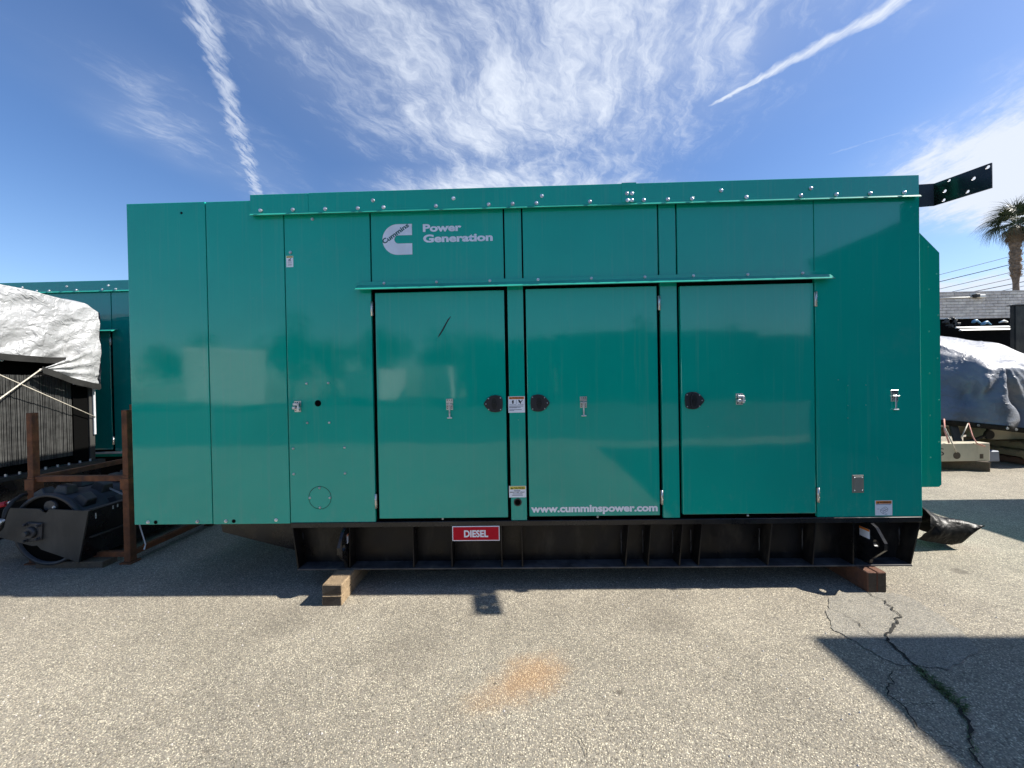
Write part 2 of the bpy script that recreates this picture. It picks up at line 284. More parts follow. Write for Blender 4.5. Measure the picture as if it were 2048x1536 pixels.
# ------------------------------------------------------------------ mesh helpers
class MB:
    def __init__(s): s.b = bmesh.new()
    def box(s, x0, x1, y0, y1, z0, z1, bevel=0.0, seg=1):
        vs_ = [s.b.verts.new((x, y, z)) for x in (x0, x1) for y in (y0, y1) for z in (z0, z1)]
        fs = [s.b.faces.new([vs_[i] for i in q]) for q in ((0, 1, 3, 2), (4, 6, 7, 5), (0, 4, 5, 1), (2, 3, 7, 6), (0, 2, 6, 4), (1, 5, 7, 3))]
        if bevel > 0:
            es = list({e for f in fs for e in f.edges})
            bmesh.ops.bevel(s.b, geom=es, offset=bevel, segments=seg, affect='EDGES', profile=.5)
        return s
    def hull(s, pts, faces):
        v = [s.b.verts.new(p) for p in pts]
        for f in faces: s.b.faces.new([v[i] for i in f])
        return s
    def prism(s, poly, axis, a0, a1, bevel=0.0):
        """poly: 2D points; axis: 'x','y','z' is the extrusion axis from a0 to a1"""
        def p(q, a): return {'x': (a, q[0], q[1]), 'y': (q[0], a, q[1]), 'z': (q[0], q[1], a)}[axis]
        A = [s.b.verts.new(p(q, a0)) for q in poly]; B = [s.b.verts.new(p(q, a1)) for q in poly]
        n = len(poly); fs = [s.b.faces.new(A), s.b.faces.new(B[::-1])]
        for i in range(n): fs.append(s.b.faces.new((A[i], B[i], B[(i + 1) % n], A[(i + 1) % n])))
        if bevel > 0: bmesh.ops.bevel(s.b, geom=list({e for f in fs for e in f.edges}), offset=bevel, segments=1, affect='EDGES')
        return s
    def cyl(s, c, axis, r, h, n=16, r2=None, cap=True):
        r2 = r if r2 is None else r2; poly = []
        c = Vector(c); ax = {'x': Vector((1, 0, 0)), 'y': Vector((0, 1, 0)), 'z': Vector((0, 0, 1))}[axis] if isinstance(axis, str) else Vector(axis).normalized()
        t = ax.orthogonal().normalized(); k = ax.cross(t)
        A = [s.b.verts.new(c + (t * math.cos(a) + k * math.sin(a)) * r) for a in [2 * math.pi * i / n for i in range(n)]]
        B = [s.b.verts.new(c + ax * h + (t * math.cos(a) + k * math.sin(a)) * r2) for a in [2 * math.pi * i / n for i in range(n)]]
        for i in range(n): f = s.b.faces.new((A[i], A[(i + 1) % n], B[(i + 1) % n], B[i])); f.smooth = n > 8
        if cap: s.b.faces.new(A[::-1]); s.b.faces.new(B)
        return s
    def tube(s, pts, r, n=8):
        pts = [Vector(p) for p in pts]; rings = []
        for i, p in enumerate(pts):
            d = (pts[min(i + 1, len(pts) - 1)] - pts[max(i - 1, 0)]).normalized()
            t = d.cross(Vector((0, 0, 1))); t = t.normalized() if t.length > .05 else Vector((1, 0, 0)); k = d.cross(t)
            rr = r[i] if isinstance(r, (list, tuple)) else r
            rings.append([s.b.verts.new(p + (t * math.cos(a) + k * math.sin(a)) * rr) for a in [2 * math.pi * j / n for j in range(n)]])
        for a, b in zip(rings, rings[1:]):
            for j in range(n): f = s.b.faces.new((a[j], a[(j + 1) % n], b[(j + 1) % n], b[j])); f.smooth = True
        s.b.faces.new(rings[0][::-1]); s.b.faces.new(rings[-1])
        return s
    def plate_bar(s, a, b, wd, th):
        """flat bar from a to b"""
        a, b = Vector(a), Vector(b); d = (b - a).normalized(); t = d.cross(Vector((0, 1, 0)))
        t = t.normalized() if t.length > .05 else Vector((1, 0, 0)); k = d.cross(t)
        pts = [q + t * (wd / 2 * i) + k * (th / 2 * j) for q in (a, b) for i in (-1, 1) for j in (-1, 1)]
        return s.hull(pts, ((0, 1, 3, 2), (4, 6, 7, 5), (0, 4, 5, 1), (2, 3, 7, 6), (0, 2, 6, 4), (1, 5, 7, 3)))
    def grid(s, rows, smooth=True):
        R = [[s.b.verts.new(p) for p in r] for r in rows]
        for a, b in zip(R, R[1:]):
            for j in range(len(a) - 1): f = s.b.faces.new((a[j], a[j + 1], b[j + 1], b[j])); f.smooth = smooth
        return s
    def build(s, name, mat, parent=None, label=None, cat=None, group=None, kind=None):
        bmesh.ops.recalc_face_normals(s.b, faces=s.b.faces)
        me = bpy.data.meshes.new(name); s.b.to_mesh(me); s.b.free()
        if mat: me.materials.append(mat)
        return link(name, me, parent, label, cat, group, kind)
ORG = {}
def link(name, me, parent=None, label=None, cat=None, group=None, kind=None, recenter=True):
    o = bpy.data.objects.new(name, me); C.objects.link(o)
    c = Vector((0, 0, 0))
    if recenter and len(me.vertices):
        xs = [v.co for v in me.vertices]
        c = Vector([(min(v[i] for v in xs) + max(v[i] for v in xs)) / 2 for i in range(3)])
        if not parent: c.z = min(v[2] for v in xs)
        me.transform(Matrix.Translation(-c))
    ORG[o.name] = c; o.location = c - (ORG[parent.name] if parent else Vector((0, 0, 0)))
    if parent: o.parent = parent
    tag(o, label, cat, group, kind); return o
def tag(o, label=None, cat=None, group=None, kind=None):
    if label: o['label'] = label
    if cat: o['category'] = cat
    if group: o['group'] = group
    if kind: o['kind'] = kind
    return o
def thing(name, loc, label, cat, group=None):
    o = bpy.data.objects.new(name, None); C.objects.link(o); o.location = loc; ORG[o.name] = Vector(loc); o.empty_display_size = .2
    return tag(o, label, cat, group)
def inst(name, me, loc, parent, rot=None, scale=None, mat=None):
    o = bpy.data.objects.new(name, me); C.objects.link(o); o.location = Vector(loc) - (ORG[parent.name] if parent else Vector((0, 0, 0))); ORG[o.name] = Vector(loc)
    if rot: o.rotation_euler = rot
    if scale: o.scale = scale
    if parent: o.parent = parent
    return o
def plan_mesh(mb, name, mats):
    bmesh.ops.recalc_face_normals(mb.b, faces=mb.b.faces); me = bpy.data.meshes.new(name); mb.b.to_mesh(me); mb.b.free()
    for m in mats: me.materials.append(m)
    return me
def text(s_, x0, x1, z0, z1, y, mat, parent, name='lettering', off=.0, ang=0.0, spacing=1.0, ex=.0004):
    cu_ = bpy.data.curves.new(name, 'FONT'); cu_.body = s_; cu_.offset = off; cu_.space_character = spacing; cu_.resolution_u = 4; cu_.extrude = 0.0
    to = bpy.data.objects.new(name, cu_); C.objects.link(to)
    bpy.context.view_layer.update(); me = bpy.data.meshes.new_from_object(to.evaluated_get(bpy.context.evaluated_depsgraph_get()))
    bpy.data.objects.remove(to); me.name = name
    X = [v.co.x for v in me.vertices]; Y = [v.co.y for v in me.vertices]
    ax, bx, ay, by = min(X), max(X), min(Y), max(Y)
    for v in me.vertices:
        u = (v.co.x - ax) / (bx - ax) * (x1 - x0); k = (v.co.y - ay) / (by - ay) * (z1 - z0)
        v.co = (x0 + u * math.cos(ang) - k * math.sin(ang), y, z0 + u * math.sin(ang) + k * math.cos(ang))
    me.materials.clear(); me.materials.append(mat)
    return link(name, me, parent)
def rect(x0, x1, z0, z1, y, mat, parent, name, th=.0012):
    return MB().box(x0, x1, y - th, y, z0, z1).build(name, mat, parent)

# ------------------------------------------------------------------ ground
gb = MB(); gb.grid([[(x, y, 0) for x in (-400, -60, -8, 8, 60, 400)] for y in (-400, -60, -8, 8, 60, 600)], False)
ground = gb.build('asphalt_ground', M['asphalt'], kind='structure')
pp = [G(*q) for q in ((1658, 1195), (1700, 1180), (1800, 1188), (1840, 1205), (1880, 1232), (1920, 1262), (1960, 1300), (1900, 1340), (1790, 1330), (1720, 1290), (1668, 1262), (1656, 1230))]
pb = MB(); v_ = []
for i, (x, y) in enumerate(pp):
    x2, y2 = pp[(i + 1) % len(pp)]
    for k in range(6):
        t = k / 6; j = .012; v_.append(pb.b.verts.new((x + (x2 - x) * t + random.uniform(-j, j), y + (y2 - y) * t + random.uniform(-j, j), .004)))
pb.b.faces.new(v_); pb.build('asphalt_patch', M['patch'], kind='structure')
def crack(pts, wd, z=.009):
    pts = [Vector((*G(*p), z)) for p in pts]; fine = []
    for a, b in zip(pts, pts[1:]):
        n = max(2, int((b - a).length / .018)); t = (b - a).normalized(); k = Vector((-t.y, t.x, 0))
        for i in range(n): fine.append(a.lerp(b, i / n) + k * (noise.noise(Vector((a.x * 7 + i * .37, a.y * 9, i * .21))) * .028 + random.uniform(-.006, .006)))
    fine.append(pts[-1]); m = MB(); A = []; B = []
    for i, p in enumerate(fine):
        d = (fine[min(i + 1, len(fine) - 1)] - fine[max(i - 1, 0)]).normalized(); k = Vector((-d.y, d.x, 0)); e = math.sin(math.pi * min(1, max(.06, i / len(fine) * 1.0)) * .96)
        ww = wd * (.35 + .65 * e) * random.uniform(.35, 1.25)
        A.append(p + k * ww); B.append(p - k * ww)
    m.grid([A, B], False)
    o = m.build('crack', M['crack'], ground); return fine
main = crack([(1735, 1186), (1762, 1200), (1803, 1236), (1790, 1250), (1775, 1268), (1782, 1290), (1812, 1320), (1840, 1345), (1870, 1372), (1905, 1405), (1925, 1425), (1938, 1460), (1948, 1500), (1956, 1545)], .0085)
crack([(1675, 1222), (1692, 1234), (1715, 1248), (1740, 1272), (1768, 1284), (1782, 1292)], .0022)
crack([(1806, 1336), (1780, 1355), (1784, 1378), (1780, 1392), (1800, 1410), (1822, 1440), (1850, 1468), (1900, 1500), (1950, 1530)], .0035)
crack([(1806, 1414), (1840, 1412), (1880, 1412), (1905, 1414)], .002)
crack([(1950, 1198), (1990, 1214), (2040, 1222)], .002)
crack([(1130, 1440), (1160, 1490), (1180, 1530)], .0015)
# weeds in the crack: nobody could count the blades
gm = bmesh.new()
for i in range(420):
    t = random.random(); idx = 0
    px, py = (1840 + 90 * t, 1345 + 80 * t) if random.random() < .8 else (1925 + 26 * t, 1425 + 90 * t)
    x, y = G(px + random.gauss(3, 4), py + random.gauss(0, 3)); h = random.uniform(.006, .020) * (1.2 if px < 1925 else .6); a = random.uniform(0, 6.28); ln = random.uniform(.5, 1.6) * h
    dx, dy = math.cos(a) * .0022, math.sin(a) * .0022; tx, ty = random.gauss(0, 1) * ln, random.gauss(0, 1) * ln
    v = [gm.verts.new(q) for q in ((x - dx, y - dy, .004), (x + dx, y + dy, .004), (x + tx * .5 + dx, y + ty * .5 + dy, h * .8), (x + tx, y + ty, h))]
    gm.faces.new((v[0], v[1], v[2])); gm.faces.new((v[0], v[2], v[3]))
me = bpy.data.meshes.new('crack_weeds'); gm.to_mesh(me); gm.free(); me.materials.append(M['grass'])
link('crack_weeds', me, kind='stuff', label='low green weeds growing in the long asphalt crack')
# small loose stones
sb = MB()
for i in range(260):
    x, y = random.uniform(-3.6, 3.2), random.uniform(1.5, 3.6); r = random.uniform(.002, .006)
    sb.hull([(x - r, y, .001), (x, y - r, .001), (x + r, y, .001), (x, y + r, .001), (x, y, r * 1.3)], ((0, 1, 4), (1, 2, 4), (2, 3, 4), (3, 0, 4)))
sb.build('loose_grit', M['cmu'], kind='stuff', label='scattered loose grit on the asphalt')

# ------------------------------------------------------------------ shared small meshes
def bolt_mesh(r=.0105, wr=.0140):
    m = MB(); m.cyl((0, 0, 0), (0, -1, 0), wr, .003, 14); m.cyl((0, -.003, 0), (0, -1, 0), r, .007, 6, r * .96); m.cyl((0, -.010, 0), (0, -1, 0), r * .8, .002, 8, r * .4)
    return plan_mesh(m, 'bolt', [M['zinc']])
BOLT = bolt_mesh()
def screw_mesh():
    m = MB(); m.cyl((0, 0, 0), (0, -1, 0), .010, .003, 12, .009); m.cyl((0, -.003, 0), (0, -1, 0), .009, .003, 12, .003); return plan_mesh(m, 'screw', [M['zinc']])
SCREW = screw_mesh()
def rivet_mesh():
    m = MB(); m.cyl((0, 0, 0), (0, -1, 0), .007, .004, 8, .004); return plan_mesh(m, 'rivet', [M['edge']])
RIVET = rivet_mesh()
def hinge_mesh():
    m = MB(); m.box(-.008, .008, -.012, 0, -.053, .053, .002); m.cyl((0, -.012, -.055), 'z', .007, .110, 10)
    for z in (-.018, .018): m.box(-.009, .009, -.0195, -.012, z - .001, z + .001)
    return plan_mesh(m, 'hinge', [M['steel']])
HINGE = hinge_mesh()
def latch_mesh():   # rounded body with a pointed keeper end to -x
    m = MB(); pts = [(-.078, 0), (-.070, .016), (-.045, .045), (-.020, .061), (.010, .065), (.042, .060), (.058, .050), (.064, .030), (.066, 0)]
    poly = pts + [(x, -z) for x, z in pts[-2:0:-1]]
    m.prism(poly, 'y', 0, -.010, .002)
    inner = [(.002 + .026 * math.cos(a), .053 * math.sin(a)) for a in [2 * math.pi * i / 20 for i in range(20)]]
    A = [m.b.verts.new((x, -.010, z)) for x, z in inner]; B = [m.b.verts.new((x * 1.06, -.019, z * 1.02)) for x, z in inner]
    for i in range(20): m.b.faces.new((A[i], A[(i + 1) % 20], B[(i + 1) % 20], B[i]))
    inn = [m.b.verts.new((.002 + (x - .002) * .78, -.019, z * .84)) for x, z in inner]
    for i in range(20): m.b.faces.new((B[i], B[(i + 1) % 20], inn[(i + 1) % 20], inn[i]))
    m.box(-.012, .012, -.0165, -.010, -.034, .034, .002)
    me = plan_mesh(m, 'handle', [M['handle'], M['deep']]); return me
LATCH = latch_mesh()
def recess_mesh():
    m = MB(); pts = [(.002 + .020 * math.cos(a), .044 * math.sin(a)) for a in [2 * math.pi * i / 20 for i in range(20)]]
    m.prism(pts, 'y', -.0165, -.0172); m.box(-.010, .012, -.026, -.017, -.006, .006); return plan_mesh(m, 'handle_recess', [M['deep']])
RECESS = recess_mesh()
def small_screw():
    m = MB(); m.cyl((0, 0, 0), (0, -1, 0), .0052, .003, 8, .003); return plan_mesh(m, 'handle_screw', [M['zinc']])
HSCREW = small_screw()
def dark_disc(r, name='drilled_hole'):
    m = MB(); m.cyl((0, 0, 0), (0, -1, 0), r, .0015, 20); return plan_mesh(m, name, [M['void']])
HOLE = dark_disc(.0115)

def hasp(x, z, y, parent, style):
    p = MB()
    zt = z
    p.box(x - .026, x + .026, y - .004, y, zt - .036, zt, .001); p.box(x - .025, x + .025, y - .004, y, zt - .084, zt - .044, .001)
    o = p.build('hasp', M['steel'], parent)
    q = MB()
    for dx, dz in ((-.016, .010), (0, .010), (.016, .010), (-.016, .056), (.016, .056), (-.016, .072), (.016, .072)): q.cyl((x + dx, y - .004, zt - dz), (0, -1, 0), .0034, .0008, 8)
    q.build('screw_holes', M['void'], o, kind='stuff')
    h = MB()
    if style == 'hook':
        h.cyl((x, y - .012, zt - .052), (0, -1, 0), .003, .006, 6); h.box(x - .005, x + .005, y - .016, y - .010, zt - .140, zt - .035, .001)
        h.cyl((x - .018, y - .013, zt - .143), 'x', .005, .036, 8); h.box(x - .024, x + .024, y - .018, y - .006, zt - .048, zt - .040, .001)
    else:
        h.box(x - .024, x + .024, y - .030, y - .006, zt - .034, zt - .012, .004); h.box(x - .026, x - .004, y - .036, y - .008, zt - .062, zt - .040, .003); h.box(x + .010, x + .024, y - .032, y - .006, zt - .07, zt - .02, .003)
        h.cyl((x - .030, y - .022, zt - .052), 'x', .005, .060, 8)
    h.build('clasp', M['zinc'], o)
    return o

# ------------------------------------------------------------------ the main generator
YF = 2.9
gen = thing('generator_enclosure', (0, 3.9, .15), 'large green steel generator cabinet on a black skid, filling the middle of the picture', 'generator')
X_l, X_r = -3.004, 2.945
Z_top, Z_bot = 3.000, .520
ZCT, ZCB = 3.010, 2.862            # cap band
body = MB().box(X_l + .004, X_r - .004, YF + .055, 5.0, Z_bot + .01, 2.975).build('body', M['teal'], gen)
MB().box(X_l + .02, X_r - .02, YF + .032, YF + .053, Z_bot + .004, 2.90).build('dark_gap_backing', M['void'], gen)  # black sheet behind the panels that paints their gaps dark
# side returns keep the black backing from showing at the ends
MB().box(X_l, X_l + .018, YF + .026, YF + .056, Z_bot - .005, 2.96).build('corner_trim', M['teal'], gen)
MB().box(X_r - .018, X_r, YF + .026, YF + .056, Z_bot, 2.96).build('corner_trim', M['teal'], gen)
def panel(name, x0, x1, z0, z1, y=YF, th=.028, mat=None, parent=gen, bv=.0035, label=None):
    return MB().box(x0, x1, y, y + th, z0, z1, bv, 2).build(name, mat or M['teal'], parent, label=label)
s = .0038
xa = FX(418, 725); xb = FX(574, 740)
xc_up = FX(741, 500); xc_lo = FX(748, 820)
panel('end_panel', X_l, xa - s, FZ(340, 1049), FZ(330, 405.5))
panel('end_panel', xa + s, xb - s, FZ(500, 1048), FZ(450, 402.5))
panel('end_panel', X_l + 6, X_l + 6.01, 8, 8.01) if False else None
side = panel('side_panel', xb + s, xc_up - s, FZ(660, 1045), ZCB + .02)
zu0, zu1 = FZ(870, 569), ZCB + .02
upx = [(742.5, 1006.5), (1009.5, 1043), (1046, 1315), (1318, 1351.5), (1354.5, 1627.5)]
upp = []
for a, b in upx: upp.append(panel('upper_panel' if b - a > 100 else 'upper_post', FX(a, 490), FX(b, 490), zu0, zu1))
rp = panel('side_panel', FX(1633.5, 900), X_r, FZ(1740, 1033.5), ZCB + .02)
# the narrow strip of the right-hand panel that runs above the drip rail
d_x = [(754.5, 1012), (1055, 1316.5), (1362.5, 1629)]
d_top = [FZ(880, 583), FZ(1180, 575), FZ(1490, 569)]; d_bot = [FZ(880, 1036), FZ(1190, 1031.5), FZ(1500, 1027.5)]
doors = []
for i, (a, b) in enumerate(d_x):
    doors.append(panel('door', FX(a, 805), FX(b, 805), d_bot[i], d_top[i], YF - .004, .034, bv=.005))
p1 = panel('door_post', FX(1018.5, 805), FX(1050, 805), FZ(1035, 1041), zu0 - .004, YF + .001)
p2 = panel('door_post', FX(1323.5, 805), FX(1357, 805), FZ(1340, 1036), zu0 - .004, YF + .001)
# roof cap
capy = YF - .03
def cap(x0, x1, y=capy, z1=ZCT, z0=ZCB):
    m = MB(); m.box(x0, x1, y, y + .026, z0, z1, .002); return m.build('roof_cap', M['teal'], gen)
c1 = FX(617, 405, capy); c2 = FX(1257, 385, capy)
x_cl = FX(500, 410, capy); x_cr = FX(1838, 372, capy)
cap(x_cl, c1 - .001, capy); cap(c1 + .001, c2, capy - .004); cap(c2 + .001, x_cr, capy - .001, ZCT + .001)
rect(FX(1243, 385, capy), FX(1272, 385, capy), ZCB + .010, ZCT + .004, capy - .0035, M['teal'], gen, 'cover_plate', .004)
MB().box(x_cl, x_cr, capy + .02, 5.03, ZCT - .012, ZCT - .002).build('roof', M['teal'], gen)
MB().box(X_l, x_cl, YF + .02, 5.0, 2.955, 2.972).build('end_roof', M['teal'], gen)
# turned-out lower lip of the cap
for a, b in ((x_cl, c1), (c1, c2), (c2, x_cr + .006)):
    m = MB(); m.prism([(capy - .0015, ZCB + .004), (capy - .012, ZCB - .010), (capy - .008, ZCB - .012), (capy + .02, ZCB - .004), (capy + .02, ZCB + .002)], 'x', a, b); m.build('cap_lip', M['edge'], gen)
for px, py in ((521, 421), (585.6, 419.5), (650.5, 418), (715.6, 416.6), (746, 401), (767, 414.7), (872, 412), (907, 396.8), (977.6, 409.8), (1025.5, 408.4), (1083.8, 392), (1073, 407), (1180, 404), (1254, 387), (1263.8, 387), (1255, 401), (1263.8, 401), (1287.5, 401), (1335.6, 399.7), (1384, 398), (1442, 381), (1492.5, 395), (1601.6, 392), (1621.5, 376.6), (1672.4, 390), (1739.7, 388.7), (1808, 386.8)):
    yb = capy - (.0075 if 1240 < px < 1275 else .004)
    x, z = F(px, py, yb); inst('bolt', BOLT, (x, yb, max(z, ZCB + .022)), gen)
# drip rail over the doors
rx0, rx1 = FX(716, 575), FX(1657, 556)
zr = (FZ(716, 572, YF - .02) + FZ(1657, 551, YF - .02)) / 2
MB().box(rx0 + .01, rx1 - .01, YF - .014, YF - .0005, zr - .004, zr + .034, .001).build('rail_flange', M['teal'], gen)
m = MB(); m.prism([(YF - .016, zr + .008), (YF - .012, zr), (YF - .058, zr - .036), (YF - .062, zr - .032)], 'x', rx0, rx1); m.build('drip_rail', M['edge'], gen)
for px, py in ((769.4, 568.7), (874, 566.5), (980, 564), (1076, 561.6), (1182, 559.4), (1288.4, 556), (1385, 554), (1493, 552), (1602, 548.8)):
    inst('rail_bolt', BOLT, (FX(px, py), YF - .014, zr + .020), gen, scale=(.75, 1, .75))
# hinges
for px, py in ((744, 618), (752.3, 1002), (1318, 606), (1323.5, 994), (1630.3, 598.5), (1635.3, 989.5)):
    x, z = F(px, py); inst('hinge', HINGE, (x, YF + .004, z), gen)
# door furniture
def latch(px, py, door, flip=False):
    x, z = F(px, py, YF - .004); o = inst('handle', LATCH, (x, YF - .004, z), door, rot=(0, math.pi, 0) if flip else None)
    inst('handle_recess', RECESS, (x, YF - .004, z), o)
    o2 = []
    for dx, dz in ((-.060, 0), (-.040, .040), (.050, .044), (-.040, -.042), (.050, -.044)):
        q = inst('handle_screw', HSCREW, (x + (-dx if flip else dx), YF - .0145, z + dz), door)
    return o
latch(988, 807.5, doors[0]); latch(1078.5, 806, doors[1], True); latch(1387, 801, doors[2], True)
# the rotated handles' recess was parented with the flip, so keep everything symmetric
hasp(FX(899.4, 800), FZ(899, 797.5), YF - .004, doors[0], 'hook'); hasp(FX(1166.5, 800), FZ(1166, 793), YF - .004, doors[1], 'hook')
hasp(FX(1478, 800), FZ(1478, 787), YF - .004, doors[2], 'closed'); hasp(FX(1788.5, 790), FZ(1788, 780), YF, rp, 'hook'); hasp(FX(595.5, 802), FZ(595.5, 802), YF, side, 'closed')
# side panel details
for px, py in ((613, 767), (656.5, 766), (614.7, 845.7), (658.5, 845), (586.6, 897), (689, 895), (587.4, 948), (690, 946.5), (639, 975.8), (619.8, 995.8), (659.8, 995.4), (640, 1015)):
    x, z = F(px, py); inst('screw', SCREW, (x, YF, z), side)
for px, py in ((625, 438.4), (581, 505)): x, z = F(px, py); inst('bolt', BOLT, (x, YF, z), side, scale=(.85, 1, .85))
for px, py in ((296.6, 1044.7), (395.3, 1043.7), (452, 1042.7), (552.4, 1040.3)): x, z = F(px, py); inst('bolt', BOLT, (x, YF, z + .002), gen, scale=(.9, 1, .9))
for px, py in ((311.5, 1044.5), (467.6, 1042.3), (363, 426)): x, z = F(px, py); inst('drilled_hole', HOLE, (x, YF, z), gen, scale=(.8, 1, .8) if py < 500 else (1.25, 1, 1.25))
x, z = F(636, 806.6); inst('drilled_hole', HOLE, (x, YF, z), side, scale=(2.15, 1, 2.15))
def ring(x, z, r, th, y, mat, name, parent):
    m = MB(); n = 40
    for k0, k1 in ((r - th / 2, r + th / 2),):
        A = [(x + k0 * math.cos(a), y, z + k0 * math.sin(a)) for a in [2 * math.pi * i / n for i in range(n + 1)]]
        B = [(x + k1 * math.cos(a), y, z + k1 * math.sin(a)) for a in [2 * math.pi * i / n for i in range(n + 1)]]
        A2 = [(p[0], y + .003, p[2]) for p in A]; B2 = [(p[0], y + .003, p[2]) for p in B]
        m.grid([A2, A, B, B2], False)
    return m.build(name, mat, parent)
x, z = F(640, 995.5); ring(x, z, .0865, .0035, YF - .0008, M['void'], 'cover_groove', side)
MB().cyl((x, YF, z), (0, -1, 0), .0845, .0006, 40).build('round_cover', M['teal'], side)
x, z = F(1035.5, 1004.5)
MB().cyl((x, YF + .001, z), (0, -1, 0), .030, .003, 28).build('vent_rim', M['handle'], p1); MB().cyl((x, YF - .002, z), (0, -1, 0), .021, .0012, 24).build('vent_hole', M['void'], p1)
# right hand panel details
x0, z1 = F(1692.5, 767); x1, z0 = F(1734, 818)
cv = rect(x0, x1, z0, z1, YF, M['teal'], rp, 'square_cover', .003)
for px, py in ((1695, 771), (1731, 770), (1695, 811), (1731, 810), (1676, 759.5), (1695, 836)): x, z = F(px, py); inst('rivet', RIVET, (x, YF - .002, z), rp, scale=(.8, 1, .8))
x0, z1 = F(1703.5, 950); x1, z0 = F(1726.5, 985)
tp = MB().box(x0, x1, YF - .006, YF - .0002, z0, z1, .0012).build('blank_plate', M['tan'], rp)
MB().box(x0 + .012, x1 - .012, YF - .0085, YF - .006, z0 + .012, z1 - .012, .001).build('plate_face', M['tan'], tp)
for dx in (.012, -.012):
    for dz in (.018, -.018): inst('plate_screw', HSCREW, ((x0 if dx > 0 else x1) + dx * 1.1, YF - .0085, (z0 if dz > 0 else z1) + dz), tp, scale=(.9, .6, .9))
# scratches
def scratch(pts, wd, mat, par, nm='scratch'):
    P_ = [P3(a, b, YF - .0058 if par in doors else YF - .001) for a, b in pts]; m = MB(); A = []; B = []
    for i, p in enumerate(P_):
        d = (P_[min(i + 1, len(P_) - 1)] - P_[max(i - 1, 0)]).normalized(); k = Vector((-d.z, 0, d.x)); e = wd * (.3 if i in (0, len(P_) - 1) else random.uniform(.7, 1.2)); A.append(p + k * e); B.append(p - k * e)
    m.grid([A, B], False); m.build(nm, mat, par)
scratch([(876, 674.5), (879, 670), (884, 662), (888, 655), (891, 649), (896, 640), (901.5, 633)], .0045, M['ink'], doors[0])
scratch([(890, 655), (890.5, 680), (890, 720)], .0012, M['edge'], doors[0])
scratch([(1753.5, 912), (1756, 918), (1757.5, 922)], .003, M['edge'], rp); scratch([(1695.5, 843), (1697, 848)], .003, M['edge'], rp)
scratch([(534, 881), (545, 869), (556, 858)], .001, M['edge'], gen)
# C-shaped emblem with slanted word, and lettering
LY = YF - .0012
def LP(px, py): return F(px, py, YF)
outer = []
cx, cz = LP(795.3, 479.2); ro = (LP(795, 448.6)[1] - LP(795, 509.8)[1]) / 2; xr = LP(824.3, 479)[0]; cx2 = LP(797, 479)[0]; ri = (LP(797, 470.8)[1] - LP(797, 487.2)[1]) / 2; czi = (LP(797, 470.8)[1] + LP(797, 487.2)[1]) / 2
n = 28
A = [(cx + ro * math.cos(a), cz + ro * math.sin(a)) for a in [math.pi / 2 + math.pi * i / n for i in range(n + 1)]]
B = [(cx2 + ri * math.cos(a), czi + ri * math.sin(a)) for a in [math.pi / 2 + math.pi * i / n for i in range(n + 1)]]
A = [(xr, A[0][1])] + A + [(xr, A[-1][1])]; B = [(xr, B[0][1])] + B + [(xr, B[-1][1])]
m = MB(); m.grid([[(x, LY, z) for x, z in A], [(x, LY, z) for x, z in B]], False); emb = m.build('emblem', M['vinyl'], upp[0])
x0, z0 = LP(770.4, 488.4)
text('C', x0 - .006, x0 + .032, z0 - .002, z0 + .037, LY - .001, M['logo_ink'], upp[0], off=.03, ang=rad(34.5))
xx, zz = x0 + .034 * math.cos(rad(34.5)), z0 + .034 * math.sin(rad(34.5))
text('ummins', xx, xx + .193, zz, zz + .034, LY - .001, M['logo_ink'], upp[0], off=.03, ang=rad(34.5))
def tline(s_, px0, px1, pyb, pyt, mat, par, off, y, yoff=0):
    x0, z0 = F(px0, pyb, YF); x1, z1 = F(px1, pyb + (px1 - px0) * -.0185, YF); zt = F(px0, pyt, YF)[1]
    return text(s_, x0, x1, z0, zt, y, mat, par, off=off)
tline('Power', 846, 923, 464.2, 448.6, M['vinyl'], upp[0], .042, LY)
tline('Generation', 846.6, 985.6, 485.6, 469.3, M['vinyl'], upp[0], .042, LY)
tline('www.cumminspower.com', 1062, 1315, 1029.2, 1010.5, M['white'], doors[1], .042, YF - .0055)
# warning labels
def wlabel(px0, py0, px1, py1, par, head, word, y=YF, lines=(), hh=.2, pics=None):
    x0, z1 = F(px0, py0); x1, z0 = F(px1, py1); W_, H_ = x1 - x0, z1 - z0
    o = MB().box(x0, x1, y - .0012, y, z0, z1).build('warning_label', M['white'], par)
    pad = .04 * W_
    rect(x0 + pad, x1 - pad, z1 - hh * H_, z1 - .03 * H_, y - .0014, head, o, 'label_header', .0004)
    t0 = x0 + .10 * W_; tz = z1 - hh * H_ + .02 * H_; th = hh * H_ * .62
    MB().prism([(t0, tz), (t0 + th * 1.1, tz), (t0 + th * .55, tz + th)], 'y', y - .0022, y - .0019).build('hazard_triangle', M['ink'], o)
    text(word, t0 + th * 1.35, x1 - .10 * W_, tz, tz + th, y - .0022, M['ink'], o, off=.02)
    for (u0, u1, v, h, mt) in lines: rect(x0 + u0 * W_, x0 + u1 * W_, z1 - (v + h) * H_, z1 - v * H_, y - .0014, mt, o, 'label_line', .0003)
    return o, x0, x1, z0, z1
gi = M['grey_ink']; ik = M['ink']
o, x0, x1, z0, z1 = wlabel(1016.3, 793, 1050, 825, p1, M['orange'], 'WARNING', lines=((.49, .505, .2, .28, gi), (.05, .48, .50, .02, gi), (.58, .92, .49, .02, gi), (.05, .90, .58, .035, gi), (.05, .75, .66, .03, gi), (.05, .50, .70, .02, gi), (.05, .80, .80, .03, gi), (.05, .35, .86, .025, gi)), hh=.17)
W_, H_ = x1 - x0, z1 - z0
